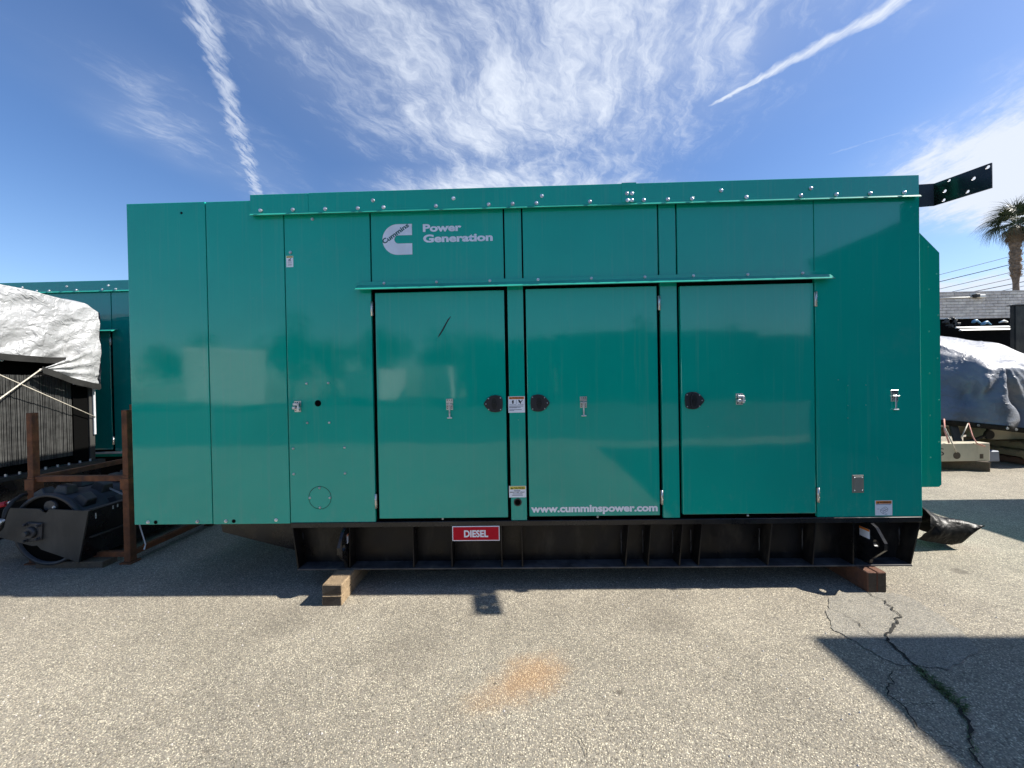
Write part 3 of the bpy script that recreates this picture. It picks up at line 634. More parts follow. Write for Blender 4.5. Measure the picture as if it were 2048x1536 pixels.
MB().prism([(x0 + .24 * W_, z1 - .45 * H_), (x0 + .31 * W_, z1 - .45 * H_), (x0 + .33 * W_, z1 - .36 * H_), (x0 + .33 * W_, z1 - .24 * H_), (x0 + .27 * W_, z1 - .22 * H_), (x0 + .22 * W_, z1 - .30 * H_)], 'y', YF - .0022, YF - .0016).build('pictogram', ik, o)
MB().prism([(x0 + .60 * W_, z1 - .21 * H_), (x0 + .68 * W_, z1 - .21 * H_), (x0 + .75 * W_, z1 - .32 * H_), (x0 + .86 * W_, z1 - .20 * H_), (x0 + .88 * W_, z1 - .23 * H_), (x0 + .77 * W_, z1 - .37 * H_), (x0 + .76 * W_, z1 - .46 * H_), (x0 + .72 * W_, z1 - .46 * H_), (x0 + .70 * W_, z1 - .38 * H_), (x0 + .65 * W_, z1 - .40 * H_)], 'y', YF - .0022, YF - .0016).build('pictogram', ik, o)
o, x0, x1, z0, z1 = wlabel(1018, 972, 1052.5, 994.5, p1, M['yellow'], 'CAUTION', lines=((.28, .66, .39, .06, gi), (.22, .78, .67, .04, gi), (.18, .80, .78, .05, gi)), hh=.30)
W_, H_ = x1 - x0, z1 - z0; text('BREATHER VENT', x0 + .06 * W_, x1 - .08 * W_, z1 - .60 * H_, z1 - .50 * H_, YF - .0022, ik, o, off=.01)
o, x0, x1, z0, z1 = wlabel(1750, 1001, 1784.5, 1030.5, rp, M['orange'], 'WARNING', lines=((.05, .9, .26, .03, gi), (.10, .24, .56, .02, gi), (.55, .70, .9, .03, gi)), hh=.22)
W_, H_ = x1 - x0, z1 - z0
bx = MB()
for a, b in (((.30, .75), (.30, .62)), ((.30, .62), (.58, .42)), ((.58, .42), (.74, .55)), ((.74, .55), (.72, .68)), ((.72, .68), (.45, .88)), ((.45, .88), (.30, .75)), ((.30, .62), (.46, .72)), ((.46, .72), (.45, .88)), ((.46, .72), (.74, .55)), ((.42, .60), (.60, .70)), ((.50, .50), (.66, .62))):
    p_, q_ = Vector((x0 + a[0] * W_, YF - .002, z1 - a[1] * H_)), Vector((x0 + b[0] * W_, YF - .002, z1 - b[1] * H_)); d = (q_ - p_).normalized(); k = Vector((-d.z, 0, d.x)) * .0011
    bx.hull([p_ + k, q_ + k, q_ - k, p_ - k], ((0, 1, 2, 3),))
bx.build('pictogram', gi, o)
o, x0, x1, z0, z1 = wlabel(572.5, 512, 586.8, 534, side, M['yellow'], 'CAUTION', lines=((.3, .7, .40, .07, gi), (.2, .8, .54, .03, gi), (.2, .8, .64, .03, gi), (.2, .8, .78, .06, M['tan'])), hh=.17)
W_, H_ = x1 - x0, z1 - z0
MB().prism([(x0 + .33 * W_, z1 - .36 * H_), (x0 + .6 * W_, z1 - .36 * H_), (x0 + .72 * W_, z1 - .2 * H_), (x0 + .66 * W_, z1 - .2 * H_), (x0 + .5 * W_, z1 - .31 * H_), (x0 + .33 * W_, z1 - .32 * H_)], 'y', YF - .0022, YF - .0016).build('pictogram', ik, o)
# hood on the right end
hy = 3.3; hx0 = X_r - .004; hx1 = FX(1881.5, 700, hy); hz0 = FZ(1860, 974.5, hy); hz1 = FZ(1880, 505, hy); slope = (FZ(1838, 463, hy) - hz1) / (hx1 - FX(1838, 463, hy))
m = MB(); m.prism([(hx0, hz0), (hx1 - .02, hz0), (hx1, hz0 + .02), (hx1, hz1), (hx1 - (2.84 - hz1) / slope, 2.84), (hx0, 2.84)], 'y', hy, 4.75, .004); hood = m.build('air_outlet_hood', M['teal'], gen)
for px, py in ((1856.7, 494), (1873, 548), (1857.7, 579), (1876, 631), (1858, 663), (1875, 717), (1859, 747), (1878, 800), (1860, 831), (1861, 915), (1877.5, 884)): x, z = F(px, py, hy); inst('rivet', RIVET, (x, hy, z), hood)
# black bracket strap at the top right corner
br = MB()
yA, yB = 3.05, 2.60
pA0, pA1 = P3(1800, 372, yA + .02), P3(1868, 368, yA); 
ztop, zb = FZ(1866, 368.5, 2.90), FZ(1866, 412, 2.90)
secs = [(X_r - .02, 2.98, ztop - .005, zb + .0), (FX(1868, 390, 2.92), 2.92, ztop, zb), (FX(1985, 350, 2.60), 2.60, FZ(1985, 325.5, 2.6), FZ(1985, 376, 2.6))]
secs[1] = (secs[1][0], 2.92, FZ(1868, 368, 2.92), FZ(1868, 412, 2.92)); secs[0] = (X_r - .02, 2.97, FZ(1838, 371, 2.97), FZ(1838, 416, 2.97))
v = []
for (x, y, a, b) in secs:
    for (dx, dy) in ((0, 0), (.010, .006)): v += [Vector((x + dx, y + dy, a)), Vector((x + dx, y + dy, b))]
# build with holes: subdivide the long leg and drop openings by boolean-free ring cutting
def strap_leg(m, A, B, holes, nu=1):
    """A,B = (x,y,ztop,zbot); a vertical leg with round holes (u,v,r)"""
    L = Vector((B[0] - A[0], B[1] - A[1], 0)); n_ = Vector((L.y, -L.x, 0)).normalized() * .009; Ln = L.length
    def pt(u, v_): return Vector((A[0] + L.x * u, A[1] + L.y * u, (A[3] + (B[3] - A[3]) * u) + v_ * ((A[2] - A[3]) + ((B[2] - B[3]) - (A[2] - A[3])) * u)))
    b = bmesh.new(); out = [b.verts.new((u, v_, 0)) for u, v_ in ((0, 0), (1, 0), (1, 1), (0, 1))]; ed = [b.edges.new((out[i], out[(i + 1) % 4])) for i in range(4)]
    for (hu, hv, hr) in holes:
        q = [b.verts.new((hu + hr / Ln * math.cos(t), hv + hr / .165 * math.sin(t), 0)) for t in [2 * math.pi * i / 12 for i in range(12)]]
        ed += [b.edges.new((q[i], q[(i + 1) % 12])) for i in range(12)]
    bmesh.ops.triangle_fill(b, use_beauty=True, use_dissolve=False, edges=ed)
    keep = []
    for f in b.faces:
        c = f.calc_center_median()
        if all(((c.x - hu) * Ln) ** 2 + ((c.y - hv) * .165) ** 2 > (hr * .97) ** 2 for hu, hv, hr in holes): keep.append([(w_.co.x, w_.co.y) for w_ in f.verts])
    bnd = [[(w_.co.x, w_.co.y) for w_ in e.verts] for e in ed]
    b.free()
    for off in (Vector((0, 0, 0)), n_):
        for tri in keep: m.b.faces.new([m.b.verts.new(pt(*q) + off) for q in tri])
    for (p_, q_) in bnd: m.b.faces.new([m.b.verts.new(z_) for z_ in (pt(*p_), pt(*q_), pt(*q_) + n_, pt(*p_) + n_)])
strap_leg(br, secs[0], secs[1], [])
strap_leg(br, secs[1], secs[2], [(.30, .90, .010), (.22, .50, .012), (.20, .12, .011), (.72, .62, .012), (.62, .16, .011), (.945, .88, .012)])
bmesh.ops.remove_doubles(br.b, verts=br.b.verts, dist=.0004)
br.build('mounting_bracket', M['black'], gen)

# skid base ----------------------------------------------------------
sk_top = FZ(1200, 1041); sk_b = .150; rail_b = FZ(1100, 1051)
sxl, sxr = FX(583, 1050), FX(1843, 1040); sxl2, sxr2 = FX(595, 1140), FX(1824, 1129)
rail = MB().box(sxl, sxr, YF - .006, YF + .12, rail_b, Z_bot - .004, .003).build('skid_top_rail', M['black'], gen)
yw = YF + .115
MB().prism([(sxl, rail_b), (sxr, rail_b), (sxr2, sk_b + .004), (sxl2, sk_b + .004)], 'y', yw, yw + .012).build('skid_web', M['skid'], gen)
MB().box(sxl2, sxr2, YF - .004, yw + .05, sk_b, sk_b + .012, .002).build('skid_bottom_flange', M['dust'], gen)
def rib(x0, x1, par=gen):
    m = MB(); pts = [(x0, YF + .003, rail_b), (x0 + .009, YF + .003, rail_b), (x0, yw, rail_b), (x0 + .009, yw, rail_b), (x1, YF + .003, sk_b + .012), (x1 + .009, YF + .003, sk_b + .012), (x1, yw, sk_b + .012), (x1 + .009, yw, sk_b + .012)]
    m.hull(pts, ((0, 1, 3, 2), (4, 6, 7, 5), (0, 4, 5, 1), (2, 3, 7, 6), (0, 2, 6, 4), (1, 5, 7, 3))); return m.build('stiffener', M['skid'], par)
rib(sxl, sxl2); rib(sxr - .01, sxr2 - .01)
for a, b in ((697, 698), (824, 826), (901, 903), (1001, 1003), (1042, 1044), (1257, 1250), (1302, 1295), (1365, 1358), (1404, 1396), (1544, 1535), (1632, 1625), (1707, 1706)):
    rib(FX(a, 1055), FX(b, 1130))
def weld(px, z0, z1):
    x = FX(px, 1090, yw - .004); m = MB(); m.tube([(x + random.uniform(-.002, .002), yw - .003, z0 + (z1 - z0) * k / 8) for k in range(9)], [random.uniform(.003, .006) for _ in range(9)], 6); m.build('weld_bead', M['dust'], gen)
for px in (606, 830, 1243, 1286, 1346, 1382, 1519, 1605, 1799): weld(px, sk_b + .06, rail_b - .08)
# lifting lugs, standing out from the web
def lug(px, sgn, nm='lifting_lug'):
    x = FX(px, 1085, YF)
    prof = [(yw, rail_b), (YF + .0, rail_b), (YF - .045, rail_b - .02), (YF - .115, rail_b - .11), (YF - .112, rail_b - .16), (YF + .0, sk_b + .05), (YF + .01, sk_b + .012), (yw, sk_b + .012)]
    b = bmesh.new(); q = [b.verts.new((y, z, 0)) for y, z in prof]; ed = [b.edges.new((q[i], q[(i + 1) % len(q)])) for i in range(len(q))]
    hy_, hz_ = YF - .050, rail_b - .135; hr = .026
    hv = [b.verts.new((hy_ + hr * math.cos(t), hz_ + hr * math.sin(t), 0)) for t in [2 * math.pi * i / 16 for i in range(16)]]; ed += [b.edges.new((hv[i], hv[(i + 1) % 16])) for i in range(16)]
    bmesh.ops.triangle_fill(b, use_beauty=True, use_dissolve=False, edges=ed)
    tris = [[(w_.co.x, w_.co.y) for w_ in f.verts] for f in b.faces if (f.calc_center_median() - Vector((hy_, hz_, 0))).length > hr * .97]; bnd = [[(w_.co.x, w_.co.y) for w_ in e.verts] for e in ed]; b.free()
    m = MB(); th = .022
    for dx in (0, th):
        for t in tris: m.b.faces.new([m.b.verts.new((x + dx, *p)) for p in t])
    for a, c in bnd: m.b.faces.new([m.b.verts.new(p) for p in ((x, *a), (x, *c), (x + th, *c), (x + th, *a))])
    bmesh.ops.remove_doubles(m.b, verts=m.b.verts, dist=.0003)
    o = m.build(nm, M['black'], gen)
    # sticker on the side that faces the middle
    xs = x - .002 if sgn > 0 else x + th + .002
    s_ = MB(); s_.box(xs - .0008, xs + .0008, YF - .0, YF + .085, rail_b - .125, rail_b - .055); s2 = s_.build('warning_label', M['white'], o)
    h_ = MB(); h_.box(xs - .0016 * (1 if sgn > 0 else -1) - .0004, xs - .0016 * (1 if sgn > 0 else -1) + .0004, YF + .0, YF + .085, rail_b - .070, rail_b - .055); h_.build('label_header', M['orange'], s2)
    return o
lug(1740, 1); lug(688, -1)
MB().box(FX(1706, 1090), FX(1740, 1090), yw - .004, yw - .001, sk_b + .03, rail_b - .01).build('doubler_plate', M['black'], gen)
# fuel sign
x0, z1 = F(904.5, 1052.5, YF - .008); x1, z0 = F(999.5, 1081, YF - .008)
sg = MB().box(x0, x1, YF - .010, YF - .007, z0, z1, .0006).build('fuel_sign', M['white'], gen)
rect(x0 + .006, x1 - .006, z0 + .006, z1 - .006, YF - .0102, M['red'], sg, 'sign_field', .0006)
a0, b1 = F(928, 1060.3, YF - .01); a1, b0 = F(976.5, 1074.2, YF - .01)
text('DIESEL', a0, a1, b0, b1, YF - .0118, M['white'], sg, off=.035)
# sloped tank end behind the skid, under the left compartments
ty = 3.35
p_ = [F(438, 1052, ty), F(600, 1052, ty), F(600, 1103, ty), F(585, 1099, ty), F(445, 1064, ty)]
m = MB(); m.prism([(p_[0][0], Z_bot + .008), (p_[1][0], Z_bot + .008), p_[2], p_[3], p_[4]], 'y', ty, 4.6); m.build('fuel_tank_end', M['black'], gen)
m = MB(); m.box(sxl2 + .05, sxr2 - .02, yw + .013, 4.86, .20, Z_bot + .006); m.build('fuel_tank', M['skid'], gen)
m = MB(); m.box(sxl2, sxr2, 4.80, 5.0, sk_b, Z_bot + .006); m.build('rear_skid_beam', M['skid'], gen)
m = MB(); m.box(X_l + .02, sxl - .01, YF + .03, 5.0, Z_bot - .016, Z_bot + .009); m.build('floor_plate', M['black'], gen)
inst('bolt', BOLT, (FX(1196, 1036), YF + .012, Z_bot + .014), gen, scale=(.6, 1, .6)); inst('bolt', BOLT, (FX(885, 1040), YF + .012, Z_bot + .012), gen, scale=(.6, 1, .6)); inst('bolt', BOLT, (FX(1497, 1031), YF + .012, Z_bot + .014), gen, scale=(.6, 1, .6))

# ------------------------------------------------------------------ timber blocks
def timber(name, x0, y0, wd, ln, h, mat, label, skew=0.0, z=0.0, layers=1):
    m = MB(); b = .006
    if layers == 2:
        m.box(-wd / 2, wd / 2, 0, ln, 0, h * .49, b); m.box(-wd / 2 + .002, wd / 2 + .001, .003, ln, h * .505, h, b)
    else:
        for i in range(2): m.box(-wd / 2 + wd / 2 * i + .001, wd / 2 * i - .001, .002 * i, ln, 0, h - .001 * i, b)
    for f in m.b.faces: f.normal_update(); f.material_index = 1 if f.normal.y < -.9 or f.normal.y > .9 else 0
    for v in m.b.verts: v.co += Vector((random.uniform(-1, 1), random.uniform(-1, 1), random.uniform(-1, 1))) * .0012
    me = plan_mesh(m, name, [mat, M['shaded_endgrain']]); o = bpy.data.objects.new(name, me); C.objects.link(o); o.location = (x0, y0, z); o.rotation_euler = (0, 0, skew)
    tag(o, label, 'timber block', 'timber blocks under the skid'); return o
gx0, gy = G(643, 1212); gx1, _ = G(683, 1212)
timber('timber_block', (gx0 + gx1) / 2 + .002, gy, gx1 - gx0, .9, .149, M['wood'], 'sunlit grey-brown timber block with a split across its end, left end of the skid', 0, layers=2)
gx0, gy = G(1735, 1186); gx1, _ = G(1775, 1186)
timber('timber_block', (gx0 + gx1) / 2, gy, gx1 - gx0, .9, .149, M['woodred'], 'dark red-brown timber block under the right end of the skid', 0)

# ------------------------------------------------------------------ second generator behind on the left
y2 = 5.3
g2 = thing('generator_enclosure', (-7, y2 + 1, .2), 'second green generator cabinet in shade behind the tarpaulin and rusty rack', 'generator')
gx0, gx1 = -10.5, -3.9; zt2 = FZ(130, 564, y2)
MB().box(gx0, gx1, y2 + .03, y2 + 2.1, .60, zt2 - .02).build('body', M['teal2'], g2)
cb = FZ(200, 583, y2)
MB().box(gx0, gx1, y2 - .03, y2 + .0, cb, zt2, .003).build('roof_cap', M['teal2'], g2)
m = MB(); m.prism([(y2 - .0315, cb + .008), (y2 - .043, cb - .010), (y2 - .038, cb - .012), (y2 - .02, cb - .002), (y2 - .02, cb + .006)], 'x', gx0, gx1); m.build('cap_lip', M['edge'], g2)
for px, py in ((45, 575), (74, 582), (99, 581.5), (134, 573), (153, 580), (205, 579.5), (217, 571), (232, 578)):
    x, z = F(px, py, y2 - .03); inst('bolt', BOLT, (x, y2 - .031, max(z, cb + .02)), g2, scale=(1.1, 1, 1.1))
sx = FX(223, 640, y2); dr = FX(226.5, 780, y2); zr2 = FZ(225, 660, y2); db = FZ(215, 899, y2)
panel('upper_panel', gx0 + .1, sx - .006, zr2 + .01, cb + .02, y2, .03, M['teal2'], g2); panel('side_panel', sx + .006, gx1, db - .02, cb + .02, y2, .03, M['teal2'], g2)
panel('door', -7.6, sx - .03, db, zr2 - .02, y2 - .004, .03, M['teal2'], g2); MB().box(-7.9, sx + .01, y2 + .01, y2 + .028, db - .03, zr2).build('dark_gap_backing', M['void'], g2)  # black sheet behind the door paints its gap dark
m = MB(); m.prism([(y2 - .006, zr2 + .016), (y2 - .006, zr2 + .004), (y2 - .085, zr2 - .030), (y2 - .090, zr2 - .022)], 'x', -8.2, FX(236, 660, y2)); m.build('drip_rail', M['edge'], g2)
for py in (683, 881): x, z = F(223 if py < 800 else 229.5, py, y2); inst('hinge', HINGE, (x - .005, y2 - .002, z), g2, scale=(1.2, 1, 1))
MB().box(gx0, gx1, y2 - .02, y2 + .1, db - .06, db - .035).build('skid_top_rail', M['strap'], g2)
MB().box(gx0, gx1, y2 + .08, y2 + 2.0, .12, db - .06).build('skid_web', M['void'], g2)
MB().box(gx0, gx1, y2 - .02, y2 + 2.0, .0, .12).build('support_beam', M['void'], g2)

# ------------------------------------------------------------------ radiator unit under the left tarpaulin
RX = -5.52; RY0, RY1 = 3.0, 4.84
rd = thing('radiator_unit', (RX - .5, 4.0, 0), 'black radiator with pale vertical fins under the silver tarpaulin on the left', 'radiator')
rz0, rz1 = .65, 2.60
MB().box(RX - 1.2, RX - .06, RY0, RY1, rz0, rz1).build('housing', M['void'], rd)
fz = FZ(185, 878, RY1)
cy1 = 4.62
MB().box(RX - .06, RX - .035, RY0 + .05, cy1, rz0 + .10, 1.74).build('core_back', M['deep'] if False else M['black'], rd)  # core stops low; black housing above stands for the hem's shadow
fm = MB(); y = RY0 + .08
while y < cy1:
    fm.box(RX - .036, RX - .016 + random.uniform(-.004, .004), y, y + random.choice((.007, .008, .010)), rz0 + .10, 1.735); y += .0128
fo = fm.build('cooling_fins', M['core'], rd, kind='stuff')
# end post, base rail with studs
MB().box(RX - .05, RX + .02, RY1 - .06, RY1, rz0, rz1, .004).build('end_post', M['rollgrey'], rd)
MB().box(RX - .045, RX + .0, cy1 + .0, RY1 - .062, rz0, rz1).build('side_plate', M['void'], rd)
MB().box(RX + .022, RX + .045, RY1 - .03, RY1 - .005, .98, 1.9, .004).build('edge_guard', M['strap'], rd)
MB().box(RX - .04, RX + .06, RY0, RY1 + .08, rz0 - .05, rz0, .004).build('base_rail', M['rollgrey'], rd)
stud = plan_mesh(MB().cyl((0, 0, 0), 'z', .012, .028, 6), 'stud', [M['zinc']])
y = RY0 + .5
while y < RY1: inst('stud', stud, (RX + .03, y, rz0), rd); y += .115
MB().box(RX - 1.2, RX + .03, RY0, RY1 + .05, .0, rz0 - .052).build('skid_base', M['black'], rd)
# tarpaulin: top sheet, side sheet with a gathered corner flap
def fbm(p, s_, a):
    return a * (noise.noise(p * s_) + .5 * noise.noise(p * s_ * 2.1) + .25 * noise.noise(p * s_ * 4.3))
lt = thing('tarpaulin', (RX, 4.0, 1.7), 'wrinkled silver-white tarpaulin with dark hem, draped over the radiator on the left', 'tarpaulin')
nu, nv = 84, 46; rows = []; 
def topz(y): return FZ(0, 572, 3.9) + .05 * math.sin((y - 3) * 2.6) * (0.4) - .0 * y
def hemz(y):
    # hem height along the side; drops down in the flap
    base = FZ(0, 703, 3.9) + (y - 3.9) * .02
    return base
ytop = []
SIDE = RX + .05
def side_pt(u, v):
    y = 2.95 + (RY1 + .03 - 2.95) * u
    zt = 2.665 - .02 * math.sin(u * 9) - (.10 * max(0, (u - .93) / .07))
    z_h = 1.93 + .03 * math.sin(u * 7)
    if u > .80: z_h = z_h + (1.63 - z_h) * min(1, (u - .80) / .03) - .04 * (u - .8) * 5
    p = Vector((SIDE, y, zt + (z_h - zt) * v))
    q = Vector((0, y, p.z)); w_ = noise.noise(Vector((3, y * 1.6 + p.z * 2.2, p.z * 3.3)))
    rg = 1 - abs(noise.noise(Vector((y * 3.1 + w_, p.z * 5.2 - y * 2, 4.4)))) * 2
    rg2 = 1 - abs(noise.noise(Vector((y * 7.0 - p.z * 5, p.z * 8 + w_ * 2, 9.1)))) * 2
    p.x += fbm(q, 2.2, .03) + rg * .024 + rg2 * .005 + .015 * math.sin(math.pi * v) + (.03 * math.sin(u * 26 + v * 4) * v)
    return p
side_rows = [[side_pt(i / nu, j / nv) for i in range(nu + 1)] for j in range(nv + 1)]
m = MB(); m.grid(side_rows)
top_rows = []
for k in range(12, -1, -1):
    f = k / 12; top_rows.append([p + Vector((-1.35 * f, 0, .10 * math.sin(f * 3.14) + fbm(Vector((f * 2, p.y, 7)), 2, .05) * min(1, f * 3))) for p in side_rows[0]])
m.grid(top_rows)
back = [[Vector((SIDE - 1.35 * k / 10, RY1 + .06, side_rows[j][-1].z)) + Vector((0, fbm(Vector((k * .2, j * .1, 3)), 1.4, .03), 0)) for k in range(0, 11)] for j in range(0, nv + 1, 4)]
m.grid(back)
bmesh.ops.remove_doubles(m.b, verts=m.b.verts, dist=.0005)
m.build('sheet', M['tarp'], lt)
hb = side_rows[-1]
iu = int(.80 * nu)
def band(pts, dz, name='hem', off=.006):
    mm = MB(); mm.grid([[p + Vector((off + .030, 0, .040)) for p in pts], [p + Vector((off + .034, 0, .040 - dz * 1.25)) for p in pts]], False); mm.build(name, M['hem'], lt)
band(hb[:iu + 1], .055); band(hb[iu + 3:], .05)
# gathered flap corner pulled forward by the rope
kx = Vector((SIDE + .10, 4.17, FZ(88, 738, 4.17)))
kn = P3(88, 738, 4.22); kn.x = SIDE + .05
a_ = side_rows[0][int(.9 * nu)]
fl = MB(); RR = []
tA = side_rows[int(nv * .55)][int(.93 * nu)] + Vector((.02, 0, 0)); tB = hb[int(.985 * nu)] + Vector((.02, 0, 0)); tC = side_rows[int(nv * .9)][int(.76 * nu)]
for i in range(17):
    f = i / 16; e = tA.lerp(tB, f); row = []
    for j in range(17):
        g_ = j / 16; p = kn.lerp(e, g_); p.x += math.sin(f * 22) * .020 * (1 - abs(g_ - .5)) + .05 * math.sin(g_ * 3.1) * (1 - f * .5) + .01 * math.sin(g_ * 13 + f * 5); p.z -= .03 * math.sin(g_ * 3.14) * f; row.append(p)
    RR.append(row)
fl.grid(RR); fl.build('corner_flap', M['tarp'], lt)
hm = MB(); hm.grid([[p + Vector((.045, 0, .030)) for p in RR[-1]], [p + Vector((.048, 0, -.045)) for p in RR[-1]]], False); hm.build('hem', M['hem'], lt)
def grommet(p, par):
    m = MB(); c = Vector(p); n = 14
    A = [c + Vector((.006, .016 * math.cos(t), .016 * math.sin(t))) for t in [2 * math.pi * i / n for i in range(n + 1)]]; B = [c + Vector((.009, .007 * math.cos(t), .007 * math.sin(t))) for t in [2 * math.pi * i / n for i in range(n + 1)]]
    m.grid([A, B]); return m.build('grommet', M['zinc'], par)
for ii in (.52, .30): grommet(hb[int(ii * nu)] + Vector((.012, 0, -.027)), lt)
grommet(kn + Vector((.012, 0, -.01)), lt); grommet(RR[-1][-1] + Vector((.015, -.02, -.025)), lt)
ro_ = MB(); ro_.tube([kn + Vector((.02, .0, 0)), kn.lerp(P3(0, 797, 3.75), .5) + Vector((0, 0, -.006)), P3(0, 797, 3.75), P3(-200, 925, 3.2)], .0065, 6); ro_.tube([kn + Vector((.02, 0, 0)), kn + Vector((.03, .05, -.05))], .005, 6)
ro_.build('rope', M['rope'], None, 'pale rope pulling the tarpaulin corner down to the left', 'rope', 'ropes tying down the left tarpaulin')
e1 = Vector((RX + .05, RY1 - .02, FZ(186, 834, RY1 - .02))); s1 = P3(0, 738, 3.75); s1.x = RX + .16
ro2 = MB(); ro2.tube([e1, e1.lerp(s1, .5), s1, s1 + (s1 - e1) * .6], .005, 6)
ro2.build('rope', M['rope'], None, 'thin rope stretched across the radiator fins to the end post', 'rope', 'ropes tying down the left tarpaulin')

# ------------------------------------------------------------------ rusty steel rack
rk = thing('steel_rack', (-3.97, 3.9, 0), 'rusty brown steel stillage rack beside the left end of the green cabinet', 'rack')
lx, ly = G(56, 1128); rx_, ry_ = G(268, 1122); ly = ry_ = 3.38; lx = -4.42; rx_ = -3.545
bz = FZ(150, 956, 3.38); tz = FZ(38, 826, 3.38); tzr = FZ(253, 820, 3.38)
RL = 1.25
def post(x, y, top, leanx=0):
    m = MB(); w_ = .030
    m.box(x - w_, x + w_, y - w_, y + w_, .012, bz + .02, .003); m.box(x - w_ * .88, x + w_ * .88, y - w_ * .88, y + w_ * .88, bz + .02, top, .003); m.box(x - .052, x + .052, y - .05, y + .05, 0, .012)
    m.box(x - .042, x + .042, y - .040, y + .040, bz - .10, bz + .0, .004)
    return m.build('post', M['rust'], rk)
for x, t_ in ((lx, tz), (rx_, tzr)): post(x, ly, t_); post(x, ly + RL * .73, t_ + .02)
for yy in (ly, ly + RL * .73):
    MB().box(lx + .031, rx_ - .031, yy - .02, yy + .02, bz - .028, bz + .022, .003).build('cross_beam', M['rust'], rk)
    MB().box(lx + .031, rx_ - .031, yy - .02, yy + .02, .055, .10, .003).build('cross_beam', M['rust'], rk)
for xx in (lx, rx_):
    MB().box(xx - .02, xx + .02, ly + .031, ly + RL * .73 - .031, bz - .028, bz + .022, .003).build('side_beam', M['rust'], rk)
    MB().box(xx - .02, xx + .02, ly + .031, ly + RL * .73 - .031, .055, .10, .003).build('side_beam', M['rust'], rk)
MB().plate_bar((rx_ + .03, ly + .1, .11), (rx_ + .10, ly + 2.0, .16), .03, .02).build('lower_brace', M['rust'], rk)
# ------------------------------------------------------------------ padfoot roller attachment
YR = 3.22
DBOLT = BOLT.copy(); DBOLT.materials.clear(); DBOLT.materials.append(M['roller'])
rl = thing('padfoot_roller', (-4.1, 4.0, .0), 'black padfoot roller attachment with square lugs lying in the rusty rack', 'roller')
ccx, ccz = F(84, 1064, YR); R_ = .300; ccz = .345; ccx = FX(84, 1060, YR)
dl = 1.35
MB().cyl((ccx, YR + .06, ccz), 'y', R_, dl, 44).build('drum', M['roller'], rl)
m = MB(); n = 44
A = [(ccx + (R_ + .012) * math.cos(t), YR + .035, ccz + (R_ + .012) * math.sin(t)) for t in [2 * math.pi * i / n for i in range(n + 1)]]
A2 = [(p[0], YR + .075, p[2]) for p in A]; B_ = [(ccx + (R_ - .012) * math.cos(t), YR + .035, ccz + (R_ - .012) * math.sin(t)) for t in [2 * math.pi * i / n for i in range(n + 1)]]; B2 = [(p[0], YR + .10, p[2]) for p in B_]
m.grid([A2, A, B_, B2]); m.build('drum_rim', M['roller'], rl)
MB().cyl((ccx, YR + .058, ccz), 'y', R_ - .01, .004, 44).build('drum_end', M['void'], rl)
MB().cyl((FX(102, 1013, YR + .04), YR + .03, FZ(102, 1013, YR + .04)), 'y', .052, .03, 20).build('bearing_disc', M['roller'], rl)
inst('bolt', BOLT, (FX(100, 1017, YR), YR + .03, FZ(100, 1017, YR)), rl)
pd = MB(); s_ = [(-.062, -.055), (.062, -.055), (.062, .055), (-.062, .055)]
A = [Vector((x, y, 0)) for x, y in s_]; B_ = [Vector((x * .72, y * .74, .072)) for x, y in s_]
pd.hull(A + B_, ((0, 1, 2, 3), (4, 5, 6, 7), (0, 1, 5, 4), (1, 2, 6, 5), (2, 3, 7, 6), (3, 0, 4, 7)))
bmesh.ops.bevel(pd.b, geom=list(pd.b.edges), offset=.006, segments=1, affect='EDGES'); PAD = plan_mesh(pd, 'drum_lug', [M['roller']])
for j in range(6):
    for i in range(10):
        a = 2 * math.pi * (i + (j % 2) * .5) / 10 + .18
        yy = YR + .15 + j * .215
        o = inst('drum_lug', PAD, (ccx + R_ * .985 * math.cos(a), yy, ccz + R_ * .985 * math.sin(a)), rl); o.rotation_euler = (0, math.pi / 2 - a, 0)
# front end plate
def pp_(px, py): return F(px, py, YR)
poly = [pp_(*q) for q in ((16, 1016.5), (78, 1018), (85, 1023), (92, 1026), (98, 1018.5), (176.5, 1022.5), (157, 1125), (82, 1099), (74, 1091), (64, 1092), (-8, 1073), (2, 1040))]
m = MB(); A = [m.b.verts.new((x, YR, z)) for x, z in poly]; B_ = [m.b.verts.new((x, YR + .012, z)) for x, z in poly]; fA = m.b.faces.new(A); fB = m.b.faces.new(B_[::-1]); n = len(poly)
for i in range(n): m.b.faces.new((A[i], A[(i + 1) % n], B_[(i + 1) % n], B_[i]))
bmesh.ops.triangulate(m.b, faces=[fA, fB]); m.build('end_plate', M['rollgrey'], rl)
hx, hz = F(69, 1063, YR)
m = MB(); m.prism([(hx - .055 * 1.0, hz + .085), (hx + .085, hz + .075), (hx + .075, hz - .072), (hx - .05, hz - .085)], 'y', YR - .018, YR - .001, .006); flg = m.build('bearing_flange', M['roller'], rl)
m = MB(); m.cyl((hx, YR - .018, hz), (0, -1, 0), .050, .028, 22, .044); m.cyl((hx, YR - .046, hz), (0, -1, 0), .022, .03, 16); m.build('shaft_hub', M['roller'], flg)
for dx, dz in ((-.045, .068), (.068, .058), (.060, -.055), (-.048, -.070)): inst('bolt', DBOLT, (hx + dx, YR - .018, hz + dz), flg, scale=(1.1, 2.4, 1.1))
